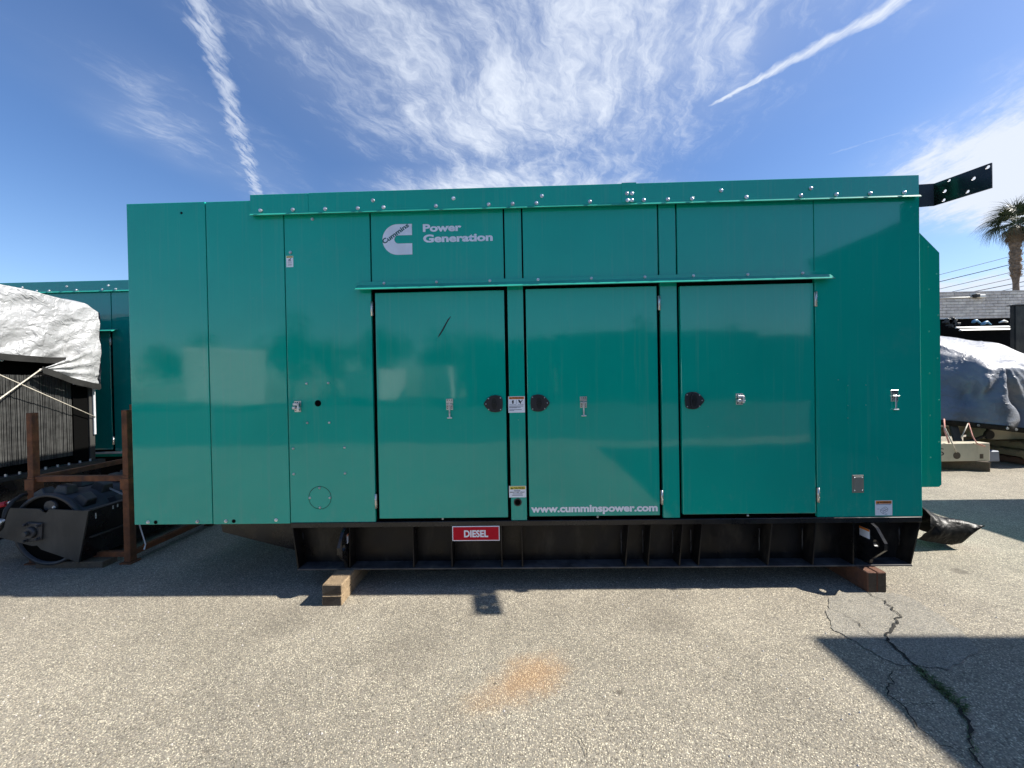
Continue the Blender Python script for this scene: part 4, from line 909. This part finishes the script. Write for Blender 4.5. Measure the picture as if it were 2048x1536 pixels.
# shell box to the right of the drum
tr = pp_(176.5, 1022.5); brr = pp_(157, 1125)
m = MB(); th = .012
m.hull([(tr[0], YR + .012, tr[1]), (tr[0], YR + dl + .1, tr[1]), (brr[0], YR + dl + .1, brr[1]), (brr[0], YR + .012, brr[1]), (tr[0] - th, YR + .012, tr[1]), (tr[0] - th, YR + dl + .1, tr[1]), (brr[0] - th, YR + dl + .1, brr[1]), (brr[0] - th, YR + .012, brr[1])], ((0, 1, 2, 3), (4, 5, 6, 7), (0, 1, 5, 4), (1, 2, 6, 5), (2, 3, 7, 6), (3, 0, 4, 7)))
m.build('side_plate', M['black'], rl)
m = MB(); mz = (tr[1] * .45 + brr[1] * .55); mx_ = (tr[0] * .45 + brr[0] * .55); m.box(mx_ - .002, mx_ + .020, YR + .05, YR + dl, mz - .006, mz + .006); m.build('fold_rib', M['roller'], rl)
m = MB(); m.box(tr[0] - .035, tr[0] + .012, YR + .0, YR + dl + .1, tr[1] - .001, tr[1] + .009, .002); m.build('top_flange', M['roller'], rl)
for px in (179, 198, 213, 219): 
    pass
m = MB()
for (yy, zz, h_) in ((YR + .06, tr[1] - .05, .07), (YR + .20, tr[1] - .03, .035), (YR + .24, tr[1] - .028, .03), (YR + .36, tr[1] - .022, .03), (YR + .41, tr[1] - .022, .03)):
    xw = tr[0] + (brr[0] - tr[0]) * ((tr[1] - zz) / (tr[1] - brr[1])); m.box(xw + .001, xw + .003, yy, yy + .010, zz - h_ / 2, zz + h_ / 2)
m.build('paint_chip', M['strap'], rl)
m = MB(); m.box(-4.85, ccx - .2, YR + .10, YR + dl, .30, .50, .01); m.build('rear_shell', M['void'], rl)
hs = MB(); hs.tube([P3(-30, 1090, YR - .06), P3(2, 1055, YR - .08), P3(12, 1020, YR - .06), P3(26, 1002, YR + .02), P3(45, 990, YR + .10), P3(70, 985, YR + .2)], .016, 8); hs.build('hydraulic_hose', M['cable'], rl)
MB().tube([P3(-12, 1062, YR - .09), P3(4, 1040, YR - .09)], .018, 8).build('hose_ferrule', M['zinc'], rl)
MB().tube([P3(-18, 1014, YR + .0), P3(14, 1007, YR + .02)], [.020, .024], 10).build('hose_coupler', M['redp'], rl)
MB().tube([P3(14, 1007, YR + .02), P3(24, 1003, YR + .03)], .012, 10).build('coupler_tip', M['steel'], rl)
# strap across the drum and dangling strap end
def ribbon(pts, wd, mat, name, **k):
    pts = [Vector(p) for p in pts]; A = []; B = []
    for i, p in enumerate(pts):
        d = (pts[min(i + 1, len(pts) - 1)] - pts[max(i - 1, 0)]).normalized(); t = d.cross(Vector((.0, 1, .25))).normalized(); A.append(p + t * wd / 2); B.append(p - t * wd / 2)
    m = MB(); m.grid([A, B], False); off = Vector((0, .002, 0)); m.grid([[p + off for p in A], [p + off for p in B]], False); return m.build(name, mat, **k)
sa = P3(196, 967.5, 3.62); sb_ = P3(253, 992, 3.56)
ribbon([sa, sa.lerp(sb_, .5) + Vector((0, 0, .004)), sb_], .022, M['strap'], 'strap', label='pale grey strap lying over the roller lugs inside the rack', cat='strap', group='pale straps on the roller')
q0, q1, q2 = P3(276, 1040, 3.42), P3(291, 1089, 3.40), P3(288, 1099, 3.39)
ribbon([P3(272, 1030, 3.44), q0, q1, q2], .014, M['strap'], 'strap', label='pale strap end hanging beside the right foot of the rusty rack', cat='strap', group='pale straps on the roller')
bx0, by0 = G(60, 1141); bx1, _ = G(210, 1134)
b_ = MB(); b_.box(bx0, bx1, 3.27, 3.40, 0, .056, .004); b_.build('timber_board', M['wooddark'], None, 'short brown timber board on the ground below the roller end plate', 'timber board')

# ------------------------------------------------------------------ right hand background
# long black plastic bag on the ground
bgm = MB(); ctr = []
nb = 30; yb = 3.55
topc = [(1835, 1006), (1850, 1012), (1868, 1026), (1885, 1032), (1905, 1034), (1925, 1040), (1945, 1047), (1966, 1050)]
botc = [(1835, 1078), (1850, 1082), (1868, 1085), (1885, 1088), (1905, 1090), (1925, 1086), (1945, 1068), (1966, 1050.5)]
def lerpc(c, t):
    f = t * (len(c) - 1); i = min(int(f), len(c) - 2); g_ = f - i; return (c[i][0] + (c[i + 1][0] - c[i][0]) * g_, c[i][1] + (c[i + 1][1] - c[i][1]) * g_)
rows = []
for i in range(nb + 1):
    t = i / nb; a = lerpc(topc, t); b = lerpc(botc, t); row = []
    y0 = 3.50; x0 = FX(b[0], b[1], y0); zb_ = max(.003, FZ(b[0], b[1], y0)); yt = y0 + .15 * (1 - t) + .012; xt, zt_ = F(a[0], a[1], yt)
    n_ = 16
    for k in range(n_ + 1):
        s_ = k / n_; 
        if s_ <= .6:
            q = s_ / .6; p = Vector((x0 + (xt - x0) * q, y0 + (yt - y0) * q * q * q - .05 * math.sin(q * 3.1) * (1 - t * .8), zb_ + (zt_ - zb_) * q))
        else:
            q = (s_ - .6) / .4; p = Vector((xt, yt + .25 * q * (1 - t * .97), zt_ + (zb_ - zt_) * q * (.95)))
        p.y += fbm(Vector((p.x * 1.2, p.z * 6, t * 3)), 2.4, .035) * math.sin(math.pi * min(1, s_ + .05)) * (1 - t); p.z += fbm(Vector((t * 5, k * .3, 2)), 1.3, .012) * math.sin(math.pi * s_)
        row.append(p)
    rows.append(row)
bgm.grid(rows); bgm.build('plastic_bag', M['bag'], None, 'black plastic sheet bundled on the ground at the right end of the skid', 'plastic sheet')

# tarpaulin covered machine
tb = thing('tarpaulin', (8.3, 6.8, .7), 'silver-grey tarpaulin over a low machine at the right edge, with dark hem', 'tarpaulin')
rowsC = [
    [(1740, 700, 9.6), (1880, 705, 9.2), (1940, 712, 9.0), (1995, 720, 8.8), (2060, 745, 8.6), (2160, 790, 8.6), (2330, 830, 8.6)],
    [(1740, 655, 9.0), (1880, 669, 8.5), (1940, 679, 8.2), (1996, 686, 8.0), (2052, 706, 7.9), (2160, 735, 7.8), (2330, 770, 7.8)],
    [(1740, 640, 8.2), (1880, 684, 7.5), (1935, 702, 7.2), (1984, 722, 6.9), (2048, 724, 6.9), (2160, 740, 7.0), (2330, 775, 7.0)],
    [(1740, 700, 7.9), (1880, 730, 7.15), (1935, 745, 6.9), (1978, 750, 6.68), (2048, 755, 6.7), (2160, 775, 6.8), (2330, 800, 6.9)],
    [(1740, 770, 7.4), (1880, 780, 7.0), (1935, 788, 6.85), (1980, 790, 6.6), (2048, 795, 6.7), (2160, 805, 6.7), (2330, 830, 6.8)],
    [(1740, 830, 7.3), (1880, 815, 6.85), (1935, 818, 6.70), (1985, 825, 6.58), (2048, 830, 6.6), (2160, 840, 6.6), (2330, 855, 6.7)],
    [(1740, 835, 7.2), (1880, 841, 6.75), (1935, 845, 6.65), (1985, 850, 6.55), (2048, 857, 6.5), (2160, 868, 6.5), (2330, 885, 6.6)]]
Cn = [[P3(*q) for q in r] for r in rowsC]
def cr1(a, b, c, d, t): return .5 * ((2 * b) + (c - a) * t + (2 * a - 5 * b + 4 * c - d) * t * t + (3 * b - a - 3 * c + d) * t ** 3)
def surf(u, v):
    nr, nc = len(Cn) - 1, len(Cn[0]) - 1; fu, fv = u * nc, v * nr; i, j = min(int(fu), nc - 1), min(int(fv), nr - 1); tu, tv = fu - i, fv - j
    if j <= 1: tv_ = tv
    R_l = []
    for jj in (j - 1, j, j + 1, j + 2):
        r = Cn[max(0, min(nr, jj))]; R_l.append(cr1(r[max(0, i - 1)], r[i], r[min(nc, i + 1)], r[min(nc, i + 2)], tu))
    if j in (0, 1): return R_l[1].lerp(R_l[2], tv)
    return cr1(*R_l, tv)
rows = []
for j in range(67):
    row = []
    for i in range(121):
        u, v = i / 120, j / 66; p = surf(u, v); q = Vector((p.x * 1.0, p.y, p.z)); am = min(1, v * 2.5) if v < .4 else 1
        w_ = noise.noise(q * 1.7); rg = 1 - abs(noise.noise(Vector((q.x * 2.6 + w_ * 2, q.z * 4.0 + q.x * 1.2, 2.2)))) * 2; rg2 = 1 - abs(noise.noise(Vector((q.x * 7 - q.z * 6, q.z * 9 + w_ * 3, 5.0)))) * 2
        ap = Cn[2][3]; an = math.atan2(p.z - ap.z, p.x - ap.x); ds = math.hypot(p.z - ap.z, p.x - ap.x); fo = math.sin(an * 9 + w_ * 3) * (.45 + .55 * math.sin(an * 3.3 + 1))
        d = Vector((0, -.11, 0)) * fo * min(1, ds * 1.3) + Vector((0, -.05, 0)) * (rg * .3) + Vector((0, -.007, .0)) * rg2
        if v < .33: d = Vector((0, 0, .085)) * (1 - 2 * abs(math.sin(v * 3 * 3.1416 * 2.5 + w_ * 1.2)) ** .5) * math.sin(v * 3 * 3.1)
        row.append(p + d * am)
    rows.append(row)
m = MB(); m.grid(rows); m.build('sheet', M['tarp2'], tb)
m = MB(); lr = rows[-1]; m.grid([[p + Vector((0, -.01, .012)) for p in lr], [p + Vector((0, -.012, -.075)) for p in lr], [p + Vector((0, .02, -.075)) for p in lr]]); m.build('hem', M['hem'], tb)
for i in range(48, 100, 15):
    p = lr[i] + Vector((0, -.02, -.03)); MB().cyl(p, (0, -1, 0), .022, .008, 12).build('grommet', M['zinc'], tb)
# the machine under it: cream cylindrical tank, panels and cream foot beam
mc = thing('cream_machine', (8.0, 7.0, 0), 'cream painted machine frame showing below the silver-grey tarpaulin at right', 'machine')
by_ = 6.30; bx1 = FX(1980, 905, by_); zb1, zb0 = FZ(1930, 886.5, by_), FZ(1930, 922.5, by_)
bm_ = MB().box(5.2, bx1, by_, by_ + .20, zb0, zb1, .008, 2).build('foot_beam', M['cream'], mc)
cxh, czh = F(1913.5, 911, by_); MB().cyl((cxh, by_, czh), (0, -1, 0), .056, .004, 28).build('round_socket', M['wooddark'], bm_)
sx0, sz1 = F(1959.5, 908, by_); sx1, sz0 = F(1966.5, 917, by_); MB().box(sx0, sx1, by_ - .003, by_ - .0005, sz0, sz1).build('square_slot', M['wooddark'], bm_)
tx0, tz0 = F(1879.5, 911, by_); text('S', tx0 - .03, tx0 + .065, tz0 - .0, tz0 + .115, by_ - .003, M['ink'], bm_, off=-.01)
cxt, czt = F(1935, 805, 7.3)
MB().cyl((6.2, 7.6, .98), 'x', .62, 2.05, 40).build('tank', M['cream'], mc)
MB().box(FX(1984, 870, 6.9), 12.5, 6.9, 7.3, FZ(2010, 879, 6.9), FZ(2010, 852, 6.9) + .5, .01).build('side_panel', M['cream'], mc)
MB().box(6.0, 12.5, 6.75, 6.9, FZ(1960, 850, 6.8) - .015, FZ(1960, 850, 6.8) + .015).build('edge_rail', M['cream'], mc)
MB().plate_bar(P3(1905, 846, 6.75), P3(1917, 888, 6.62), .13, .03).build('sloped_bracket', M['rollgrey'], mc)
MB().tube([P3(1978, 853, 6.9), P3(1975, 862, 6.88), P3(1968, 872, 6.8), P3(1950, 879, 6.7), P3(1930, 884, 6.6)], .022, 8).build('rubber_hose', M['cable'], mc)
MB().cyl(P3(1975, 869, 6.84), (0, -1, 0), .075, .04, 20).build('hose_cap', M['cable'], mc)
m = MB(); m.box(5.6, 7.6, 7.3, 9.0, .0, .40); m.build('chassis', M['black'], mc)
fx0, fy0 = G(1981, 944)
tm_ = MB(); a = Vector((G(1981, 944)[0], G(1981, 944)[1], 0)); 
tm_.box(-.0, .17, 0, 1.5, 0, zb0 - .002, .006); me = plan_mesh(tm_, 'timber_block', [M['wooddark']]); o = bpy.data.objects.new('timber_block', me); C.objects.link(o); o.location = (a.x, a.y, 0); o.rotation_euler = (0, 0, rad(62)); tag(o, 'dark timber lying on the ground under the cream foot beam at right', 'timber block')
# red and white tie ropes
for i, (pts, lab) in enumerate((([(1888, 838, 6.5), (1889, 860, 6.4), (1898, 886, 6.28)], 'red and white cord hanging from the hem nearest the green cabinet'),
                ([(1890, 856, 6.3), (1904, 886, 6.28), (1913, 905, 6.28)], 'thin cord running down to the round socket of the cream beam'),
                ([(1937, 846, 6.5), (1945, 872, 6.4), (1953, 886, 6.28), (1970, 893, 6.26)], 'cord tied from the middle grommet to the cream beam with loose pink end'),
                ([(1936, 847, 6.5), (1923, 875, 6.4)], 'short cord slanting left from the middle grommet'))):
    MB().tube([P3(*q) for q in pts], .011 if i == 0 else .008, 6).build('tie_cord', M['redrope'] if i in (0, 2) else M['rope'], None, lab, 'cord', 'cords tying down the right tarpaulin')
# pallet stack and odds
def pallet(x, y, z, w_, d, label, rot=0, mat='wood'):
    o = thing('wooden_pallet', (x, y, z), label, 'pallet', 'wooden pallets beyond the cream beam'); o.rotation_euler = (0, 0, rot)
    sv = dict(ORG); ORG[o.name] = Vector((0, 0, 0))
    for i in range(6): MB().box(-w_ / 2, w_ / 2, i * d / 6, i * d / 6 + d / 8, .100, .118, .002).build('deck_board', M[mat], o)
    for i in range(3): xx = -w_ / 2 + i * (w_ - .09) / 2; MB().box(xx, xx + .09, 0, d, .020, .099, .003).build('stringer', M[mat], o)
    for i in range(3): MB().box(-w_ / 2, w_ / 2, i * (d - .1) / 2, i * (d - .1) / 2 + .1, 0, .019, .002).build('bottom_board', M[mat], o)
    return o
yq = 6.55
pallet(9.0, yq, .0, 1.2, 1.0, 'lower red-brown wooden pallet in shade at the right edge', .06, 'woodred')
pallet(8.95, yq - .05, .125, 1.2, 1.0, 'middle pale wooden pallet of the stack at the right edge', -.04, 'wood')
pallet(9.05, yq, .25, 1.2, 1.0, 'top wooden pallet of the stack at the right edge', .03, 'wood')
x0, z1 = F(1980, 902, 6.45); x1, z0 = F(2000, 923, 6.45)
m = MB(); m.prism([(x0 - .15, max(.0, z0)), (x1 + .006, max(.0, z0)), (x1 - .005, z1), (x0 - .15, z1)], 'y', 6.45, 6.7, .012); m.build('plastic_crate', M['greyblue'], None, 'small grey-blue plastic box on the ground at the end of the cream beam', 'box')

# black machine beyond with bright rails
bmx = thing('black_machine', (15, 12, 0), 'long black machine housing with two bright rails, in front of the block building', 'machine')
yk = 11.0
MB().box(11.2, FX(2030, 640, yk), yk, yk + 2.4, .0, FZ(1960, 661, yk)).build('housing', M['void'], bmx)
MB().box(11.2, FX(2035, 640, yk) + 2, yk + 1.4, yk + 2.4, 1.0, FZ(1960, 637, yk + 1.4)).build('rear_housing', M['void'], bmx)
MB().box(11.2, FX(2030, 640, yk) + .3, yk + 1.35, yk + 1.45, FZ(1960, 637, yk + 1.4), FZ(1960, 635, yk + 1.4)).build('top_ledge', M['palefab'], bmx)
MB().prism([(yk - .03, FZ(1967, 655.2, yk)), (yk + .03, FZ(1967, 652.2, yk)), (yk + .05, FZ(1967, 655.2, yk))], 'x', FX(1914, 656, yk), FX(2020, 656, yk)).build('bright_rail', M['palefab'], bmx)
MB().prism([(yk - .12, FZ(1967, 661, yk)), (yk - .06, FZ(1967, 657.6, yk)), (yk - .04, FZ(1967, 661, yk))], 'x', FX(1914, 656, yk), FX(2027, 656, yk)).build('bright_rail', M['palefab'], bmx)
m = MB()
for i in range(26):
    px = random.uniform(1886, 1918); py = random.uniform(640, 655); p = P3(px, py, yk + .2); m.box(p.x, p.x + random.uniform(.04, .14), p.y, p.y + .1, p.z, p.z + random.uniform(.03, .10), .01)
m.build('fittings', M['rollgrey'], bmx)
for a, b in (((1944, 645), (1952, 641)), ((1962, 650), (1973, 644))):
    m = MB(); p, q = P3(a[0], a[1], yk + .15), P3(b[0], b[1], yk + .15); m.tube([p, p.lerp(q, .5), q, q + Vector((.12, 0, -.08))], [.02, .045, .04, .02], 8); m.build('blue_cover', M['bluep'], bmx)
m = MB(); m.tube([P3(1998, 645, yk + .2), P3(2008, 642, yk + .2), P3(2015, 644, yk + .2)], [.015, .035, .02], 8); m.build('white_cover', M['palefab'], bmx)
yk2 = 8.6
bt = thing('steel_screen', (13, 9.5, 0), 'tall black steel panel at the far right edge above the tarpaulin', 'steel panel')
MB().box(FX(2030, 650, yk2), 14.5, yk2, yk2 + .10, .0, FZ(2035, 610, yk2), .02).build('wall', M['skid'], bt)
MB().box(FX(2030, 650, yk2) - .03, 14.5, yk2 - .03, yk2 + .12, FZ(2035, 611, yk2) + .0, FZ(2035, 609, yk2)).build('rim', M['rollgrey'], bt)

# block building
yw_ = 20.6
bd = thing('block_building', (26, yw_ + 5, 0), 'grey concrete block building beyond the yard at the right', 'building')
zT = FZ(1960, 584.5, yw_)
MB().box(17.0, 48, yw_ + .02, yw_ + 12, 0, zT - .02).build('wall', M['mortar'], bd)
BW, BH = .402, .151
blk = plan_mesh(MB().box(0, BW - .016, 0, .05, 0, BH - .018, .004), 'block', [M['cmu']])
blk2 = plan_mesh(MB().box(0, BW - .016, 0, .05, 0, BH - .018, .004), 'block', [pm('concrete_block_pale', (.68, .64, .58), .9, var=.16, vscale_=2.5, bump=.006, bscale=25)])
cnt = 0; z = zT - BH; r_ = 0; farm = MB()
while z > .1:
    x = 20.2 + (BW / 2 if r_ % 2 else 0)
    while x < 29.5:
        vis = z > FZ(1960, 650, yw_) and 21.2 < x < 27.0
        dy = random.uniform(-.004, .004)
        if vis and cnt < 300:
            inst('block', random.choice((blk, blk, blk2)), (x, yw_ - .03 + dy, z), bd); cnt += 1
        else: farm.box(x, x + BW - .016, yw_ - .03 + dy, yw_ + .02, z, z + BH - .018)
        x += BW
    z -= BH; r_ += 1
farm.build('block_courses', M['cmu'], bd, kind='stuff')
MB().box(17, 48, yw_ - .04, yw_ + .3, zT - .006, zT + .05).build('coping', M['cmu'], bd)
lp = thing('wall_lamp', P3(1950, 592, yw_ - .2), 'small dark flood lamp high on the block building wall', 'lamp')
p = P3(1950, 592, yw_ - .1); MB().box(p.x - .09, p.x + .10, p.y - .16, p.y + .06, p.z - .09, p.z + .09, .02).build('lamp_head', M['rollgrey'], lp)
MB().box(p.x + .10, p.x + .45, p.y - .10, p.y + .04, p.z - .10, p.z + .05, .02).build('lamp_visor', M['palefab'], lp)
MB().tube([P3(1870, 597, yw_ - .06), P3(1945, 594, yw_ - .06)], .022, 8).build('conduit', M['palefab'], bd)

# palm ---------------------------------------------------------------
yp = 30.0
pc = P3(2031, 448, yp); pal = thing('palm_tree', (pc.x, yp, 0), 'tall fan palm with shaggy trunk behind the block building at right', 'palm tree')
tp_ = []
rr = []
for i in range(60):
    f = i / 59; z = f * (pc.z - .2)
    if z < FZ(2031, 557, yp): r_ = .17
    elif z < FZ(2031, 548, yp): r_ = .17 + .12 * (z - FZ(2031, 557, yp)) / (FZ(2031, 548, yp) - FZ(2031, 557, yp))
    else: r_ = .29 + .05 * math.sin(i * 2.3)
    tp_.append((pc.x + .04 * math.sin(f * 5), yp, z)); rr.append(r_ + random.uniform(-.015, .015))
MB().tube(tp_, rr, 14).build('trunk', M['bark'], pal)
m = MB(); z = FZ(2031, 553, yp)
while z < FZ(2031, 492, yp):
    for k in range(9):
        a = random.uniform(0, 6.28); p = Vector((pc.x + .28 * math.cos(a), yp + .28 * math.sin(a), z)); o_ = Vector((math.cos(a), math.sin(a), .7)) * random.uniform(.08, .16); t = Vector((-math.sin(a), math.cos(a), 0)) * .07
        m.hull([p - t, p + t, p + o_], ((0, 1, 2),))
    z += .09
m.build('leaf_boots', M['bark'], pal, kind='stuff')
def frond_mesh(seed, droop, L=1.35, blades=26, mat='frond'):
    random.seed(seed); m = MB(); pl = .75
    m.tube([(0, 0, 0), (pl * .5, 0, .02), (pl, 0, -.02)], [.025, .018, .012], 5)
    for i in range(blades):
        a = rad(-105 + 210 * i / (blades - 1)) + random.uniform(-.04, .04); l = L * (1 - .25 * abs(a) / 1.8) * random.uniform(.85, 1.1)
        d = Vector((math.cos(a), math.sin(a), 0)); t = Vector((-d.y, d.x, 0)) * .038; o_ = Vector((pl, 0, 0)); P_ = []
        for k in range(5):
            f = k / 4; P_.append(o_ + d * l * f * (1 - .12 * f * droop) + Vector((0, 0, .10 * math.sin(f * 3.1) - droop * .75 * l * f * f * f - random.uniform(0, .04))))
        A = [P_[k] + t * (1.0 - k / 4.2) for k in range(5)]; B = [P_[k] - t * (1.0 - k / 4.2) for k in range(5)]; m.grid([A, B], False)
    return plan_mesh(m, 'frond', [M[mat]])
FR = [frond_mesh(i, d) for i, d in enumerate((.5, .9, 1.2))]; FD = [frond_mesh(9, 1.3, 1.0, 18, 'dry')]
random.seed(11)
for i in range(46):
    el = rad(random.choice((78, 60, 45, 30, 15, 5, -8, -22, -35)) + random.uniform(-6, 6)); az = random.uniform(0, 6.283)
    me_ = random.choice(FR) if el > rad(-28) or random.random() < .4 else FD[0]
    o = inst('frond', me_, (pc.x + .1 * math.cos(az), yp + .1 * math.sin(az), pc.z + .15 * math.sin(el)), pal, rot=(random.uniform(-.3, .3), -el, az)); s_ = random.uniform(.85, 1.08); o.scale = (s_, s_, s_)
for i in range(22):
    az = random.uniform(0, 6.283); inst('dead_frond', FD[0], (pc.x + .12 * math.cos(az), yp + .12 * math.sin(az), pc.z - .3 - random.uniform(0, .45)), pal, rot=(random.uniform(-.4, .4), rad(random.uniform(50, 80)), az), scale=(.62, .62, .62))
# power lines
yl = 46.0
for i, (a, b) in enumerate((((1880.7, 549), (2022, 512.5)), ((1881, 563), (2021, 529)), ((1881, 577.5), (2021, 545)), ((1902.5, 584), (2025, 557)), ((1958.8, 581), (2029.6, 567)), ((2006.7, 581), (2048, 572)))):
    A, B = P3(a[0], a[1], yl), P3(b[0], b[1], yl); d = (B - A) / (B.x - A.x)
    pts = []
    for k in range(13):
        x = A.x - 18 + k * 6; pts.append(A + d * (x - A.x) + Vector((0, 0, .0009 * (x - A.x) * (x - B.x))))
    MB().tube(pts, .028 if i not in (1, 4) else .04, 5).build('power_line', M['cable'], None, ('highest', 'second highest', 'third', 'fourth', 'fifth', 'lowest')[i] + ' of the six overhead wires passing behind the palm', 'power line', 'overhead wires beyond the block building')

# ------------------------------------------------------------------ the rest of the yard, outside the frame: it shades and is mirrored in the paint
def container(name, x0, x1, y0, y1, h, mat, label, cat='container', ribs='y', base=.15):
    o = thing(name, ((x0 + x1) / 2, (y0 + y1) / 2, 0), label, cat); MB().box(x0 + .03, x1 - .03, y0 + .03, y1 - .03, base, h - .05).build('body', mat, o)
    MB().box(x0, x1, y0, y1, h - .12, h).build('roof_cap', mat, o); MB().box(x0, x1, y0, y1, 0, base).build('skid', M['black'], o)
    n_ = int((y1 - y0) / .9); 
    for i in range(n_ + 1): yy = y0 + .03 + i * (y1 - y0 - .1) / max(1, n_); MB().box(x0, x0 + .04, yy, yy + .05, base, h - .12).build('rib', mat, o)
    return o
tn = math.tan(rad(SUN_EL))
container('storage_container', 1.705 + 4.2 / tn, 9.6, -3.2, 2.345 + 4.2 / tn * math.tan(rad(SUN_AZ)), 4.2, M['darkbox'], 'dark green container standing to the right of the camera, outside the picture')
container('storage_container', 4.60 + 2.6 / tn, 10.6, 2.9, 4.88 + 2.6 / tn * math.tan(rad(SUN_AZ)), 2.6, M['darkbox'], 'low dark green container beyond the first one, outside the picture')
rd_ = MB(); rd_.box(-60, 60, -34, -4.2, -.05, .004); rd_.build('added_dark_paving', pm('added_dark_asphalt', (.045, .045, .047), .9, var=.2, vscale_=3, bump=.003, bscale=90), kind='structure')  # dark sheet added behind the camera to darken reflections in the doors
def rot_box(name, cx, cy, wx, wy, h, ang, mat, label, cat, slats=0):
    o = thing(name, (cx, cy, 0), label, cat); sv = ORG[o.name]; ORG[o.name] = Vector((0, 0, 0))
    MB().box(-wx / 2, wx / 2, -wy / 2, wy / 2, .5, h, .02).build('body', mat, o); MB().box(-wx / 2 + .3, wx / 2 - .3, -wy / 2 + .3, wy / 2 - .3, 0, .49).build('undercarriage', M['black'], o)
    for k in range(slats): MB().box(-wx / 2 + .1, wx / 2 - .1, wy / 2 + .001, wy / 2 + .02, .7 + k * .3, .73 + k * .3).build('shutter_slat', M['rollgrey'], o)
    ORG[o.name] = sv; o.rotation_euler = (0, 0, rad(ang)); return o
rot_box('truck_box', -20.6, -20.5, 4.4, 4.4, 4.1, -42, M['palefab'], 'tall white box body of a parked truck, behind the camera', 'truck body', 11)
rot_box('truck_box', -10.2, -21, 2.2, 4.5, 2.5, -50, M['palefab'], 'lower white trailer box, behind the camera', 'trailer')
rot_box('truck_box', -5.4, -20, .7, 3.0, 2.6, -50, M['palefab'], 'narrow white trailer end, behind the camera', 'trailer')
def tree(x, y, h, r, seed):
    random.seed(seed); o = thing('tree', (x, y, 0), 'dark green bushy tree behind the camera, %s' % seed_words[seed % 12], 'tree', 'trees behind the camera')
    MB().tube([(x, y, 0), (x + .1, y, h * .4), (x, y, h * .75)], [.25, .18, .08], 8).build('trunk', M['bark'], o)
    b = bmesh.new()
    cl_ = [Vector((x + random.gauss(0, r * .45), y + random.gauss(0, r * .4), h * .62 + random.gauss(0, h * .15))) for _ in range(16)]
    for i in range(2600):
        c = random.choice(cl_); d = Vector((random.gauss(0, 1), random.gauss(0, 1), random.gauss(0, .8))).normalized() * r * .42 * random.random() ** .4; p = c + d
        a = Vector((random.uniform(-1, 1), random.uniform(-1, 1), random.uniform(-1, 1))).normalized() * .16; t = a.orthogonal().normalized() * .10
        b.faces.new([b.verts.new(q) for q in (p - a, p + t, p + a, p - t)])
    me = bpy.data.meshes.new('crown'); b.to_mesh(me); b.free(); me.materials.append(M['leaf']); link('crown', me, o)
for k_, (xa_, xb_, h_) in enumerate(((-3.6, 2.2, 4.3), (2.5, 8.6, 4.6), (8.9, 15.2, 4.5), (15.5, 24, 4.2))):
    o = thing('storage_container', ((xa_ + xb_) / 2, -20, 0), 'dark green storage container in a row behind the camera, %s' % ('nearest the trucks', 'second of the row', 'third of the row', 'last of the row')[k_], 'container')
    MB().box(xa_, xb_, -21.5, -19, .1, h_, .03).build('body', M['darkbox'], o); MB().box(xa_ + .1, xb_ - .1, -21.4, -19.1, 0, .1).build('skid', M['black'], o)
seed_words = ['the largest one', 'at the far left', 'left of the truck box', 'behind the truck box', 'a low one', 'a wide one', 'near the middle', 'a tall one', 'right of the middle', 'a thin one', 'far right', 'the smallest one']
for i, (x, y, h, r) in enumerate(((-27, -25, 6.5, 2.4), (-21, -29, 7.6, 3), (-16, -27, 6.8, 3.0), (-12.5, -28, 7.4, 2.8), (-7, -29, 6.2, 2.8), (-3, -28, 5.2, 2.6), (2, -30, 5.8, 3), (6, -29, 5.0, 2.6), (11, -30, 5.6, 3), (16, -29, 5.4, 3))): tree(x, y, h, r, i)
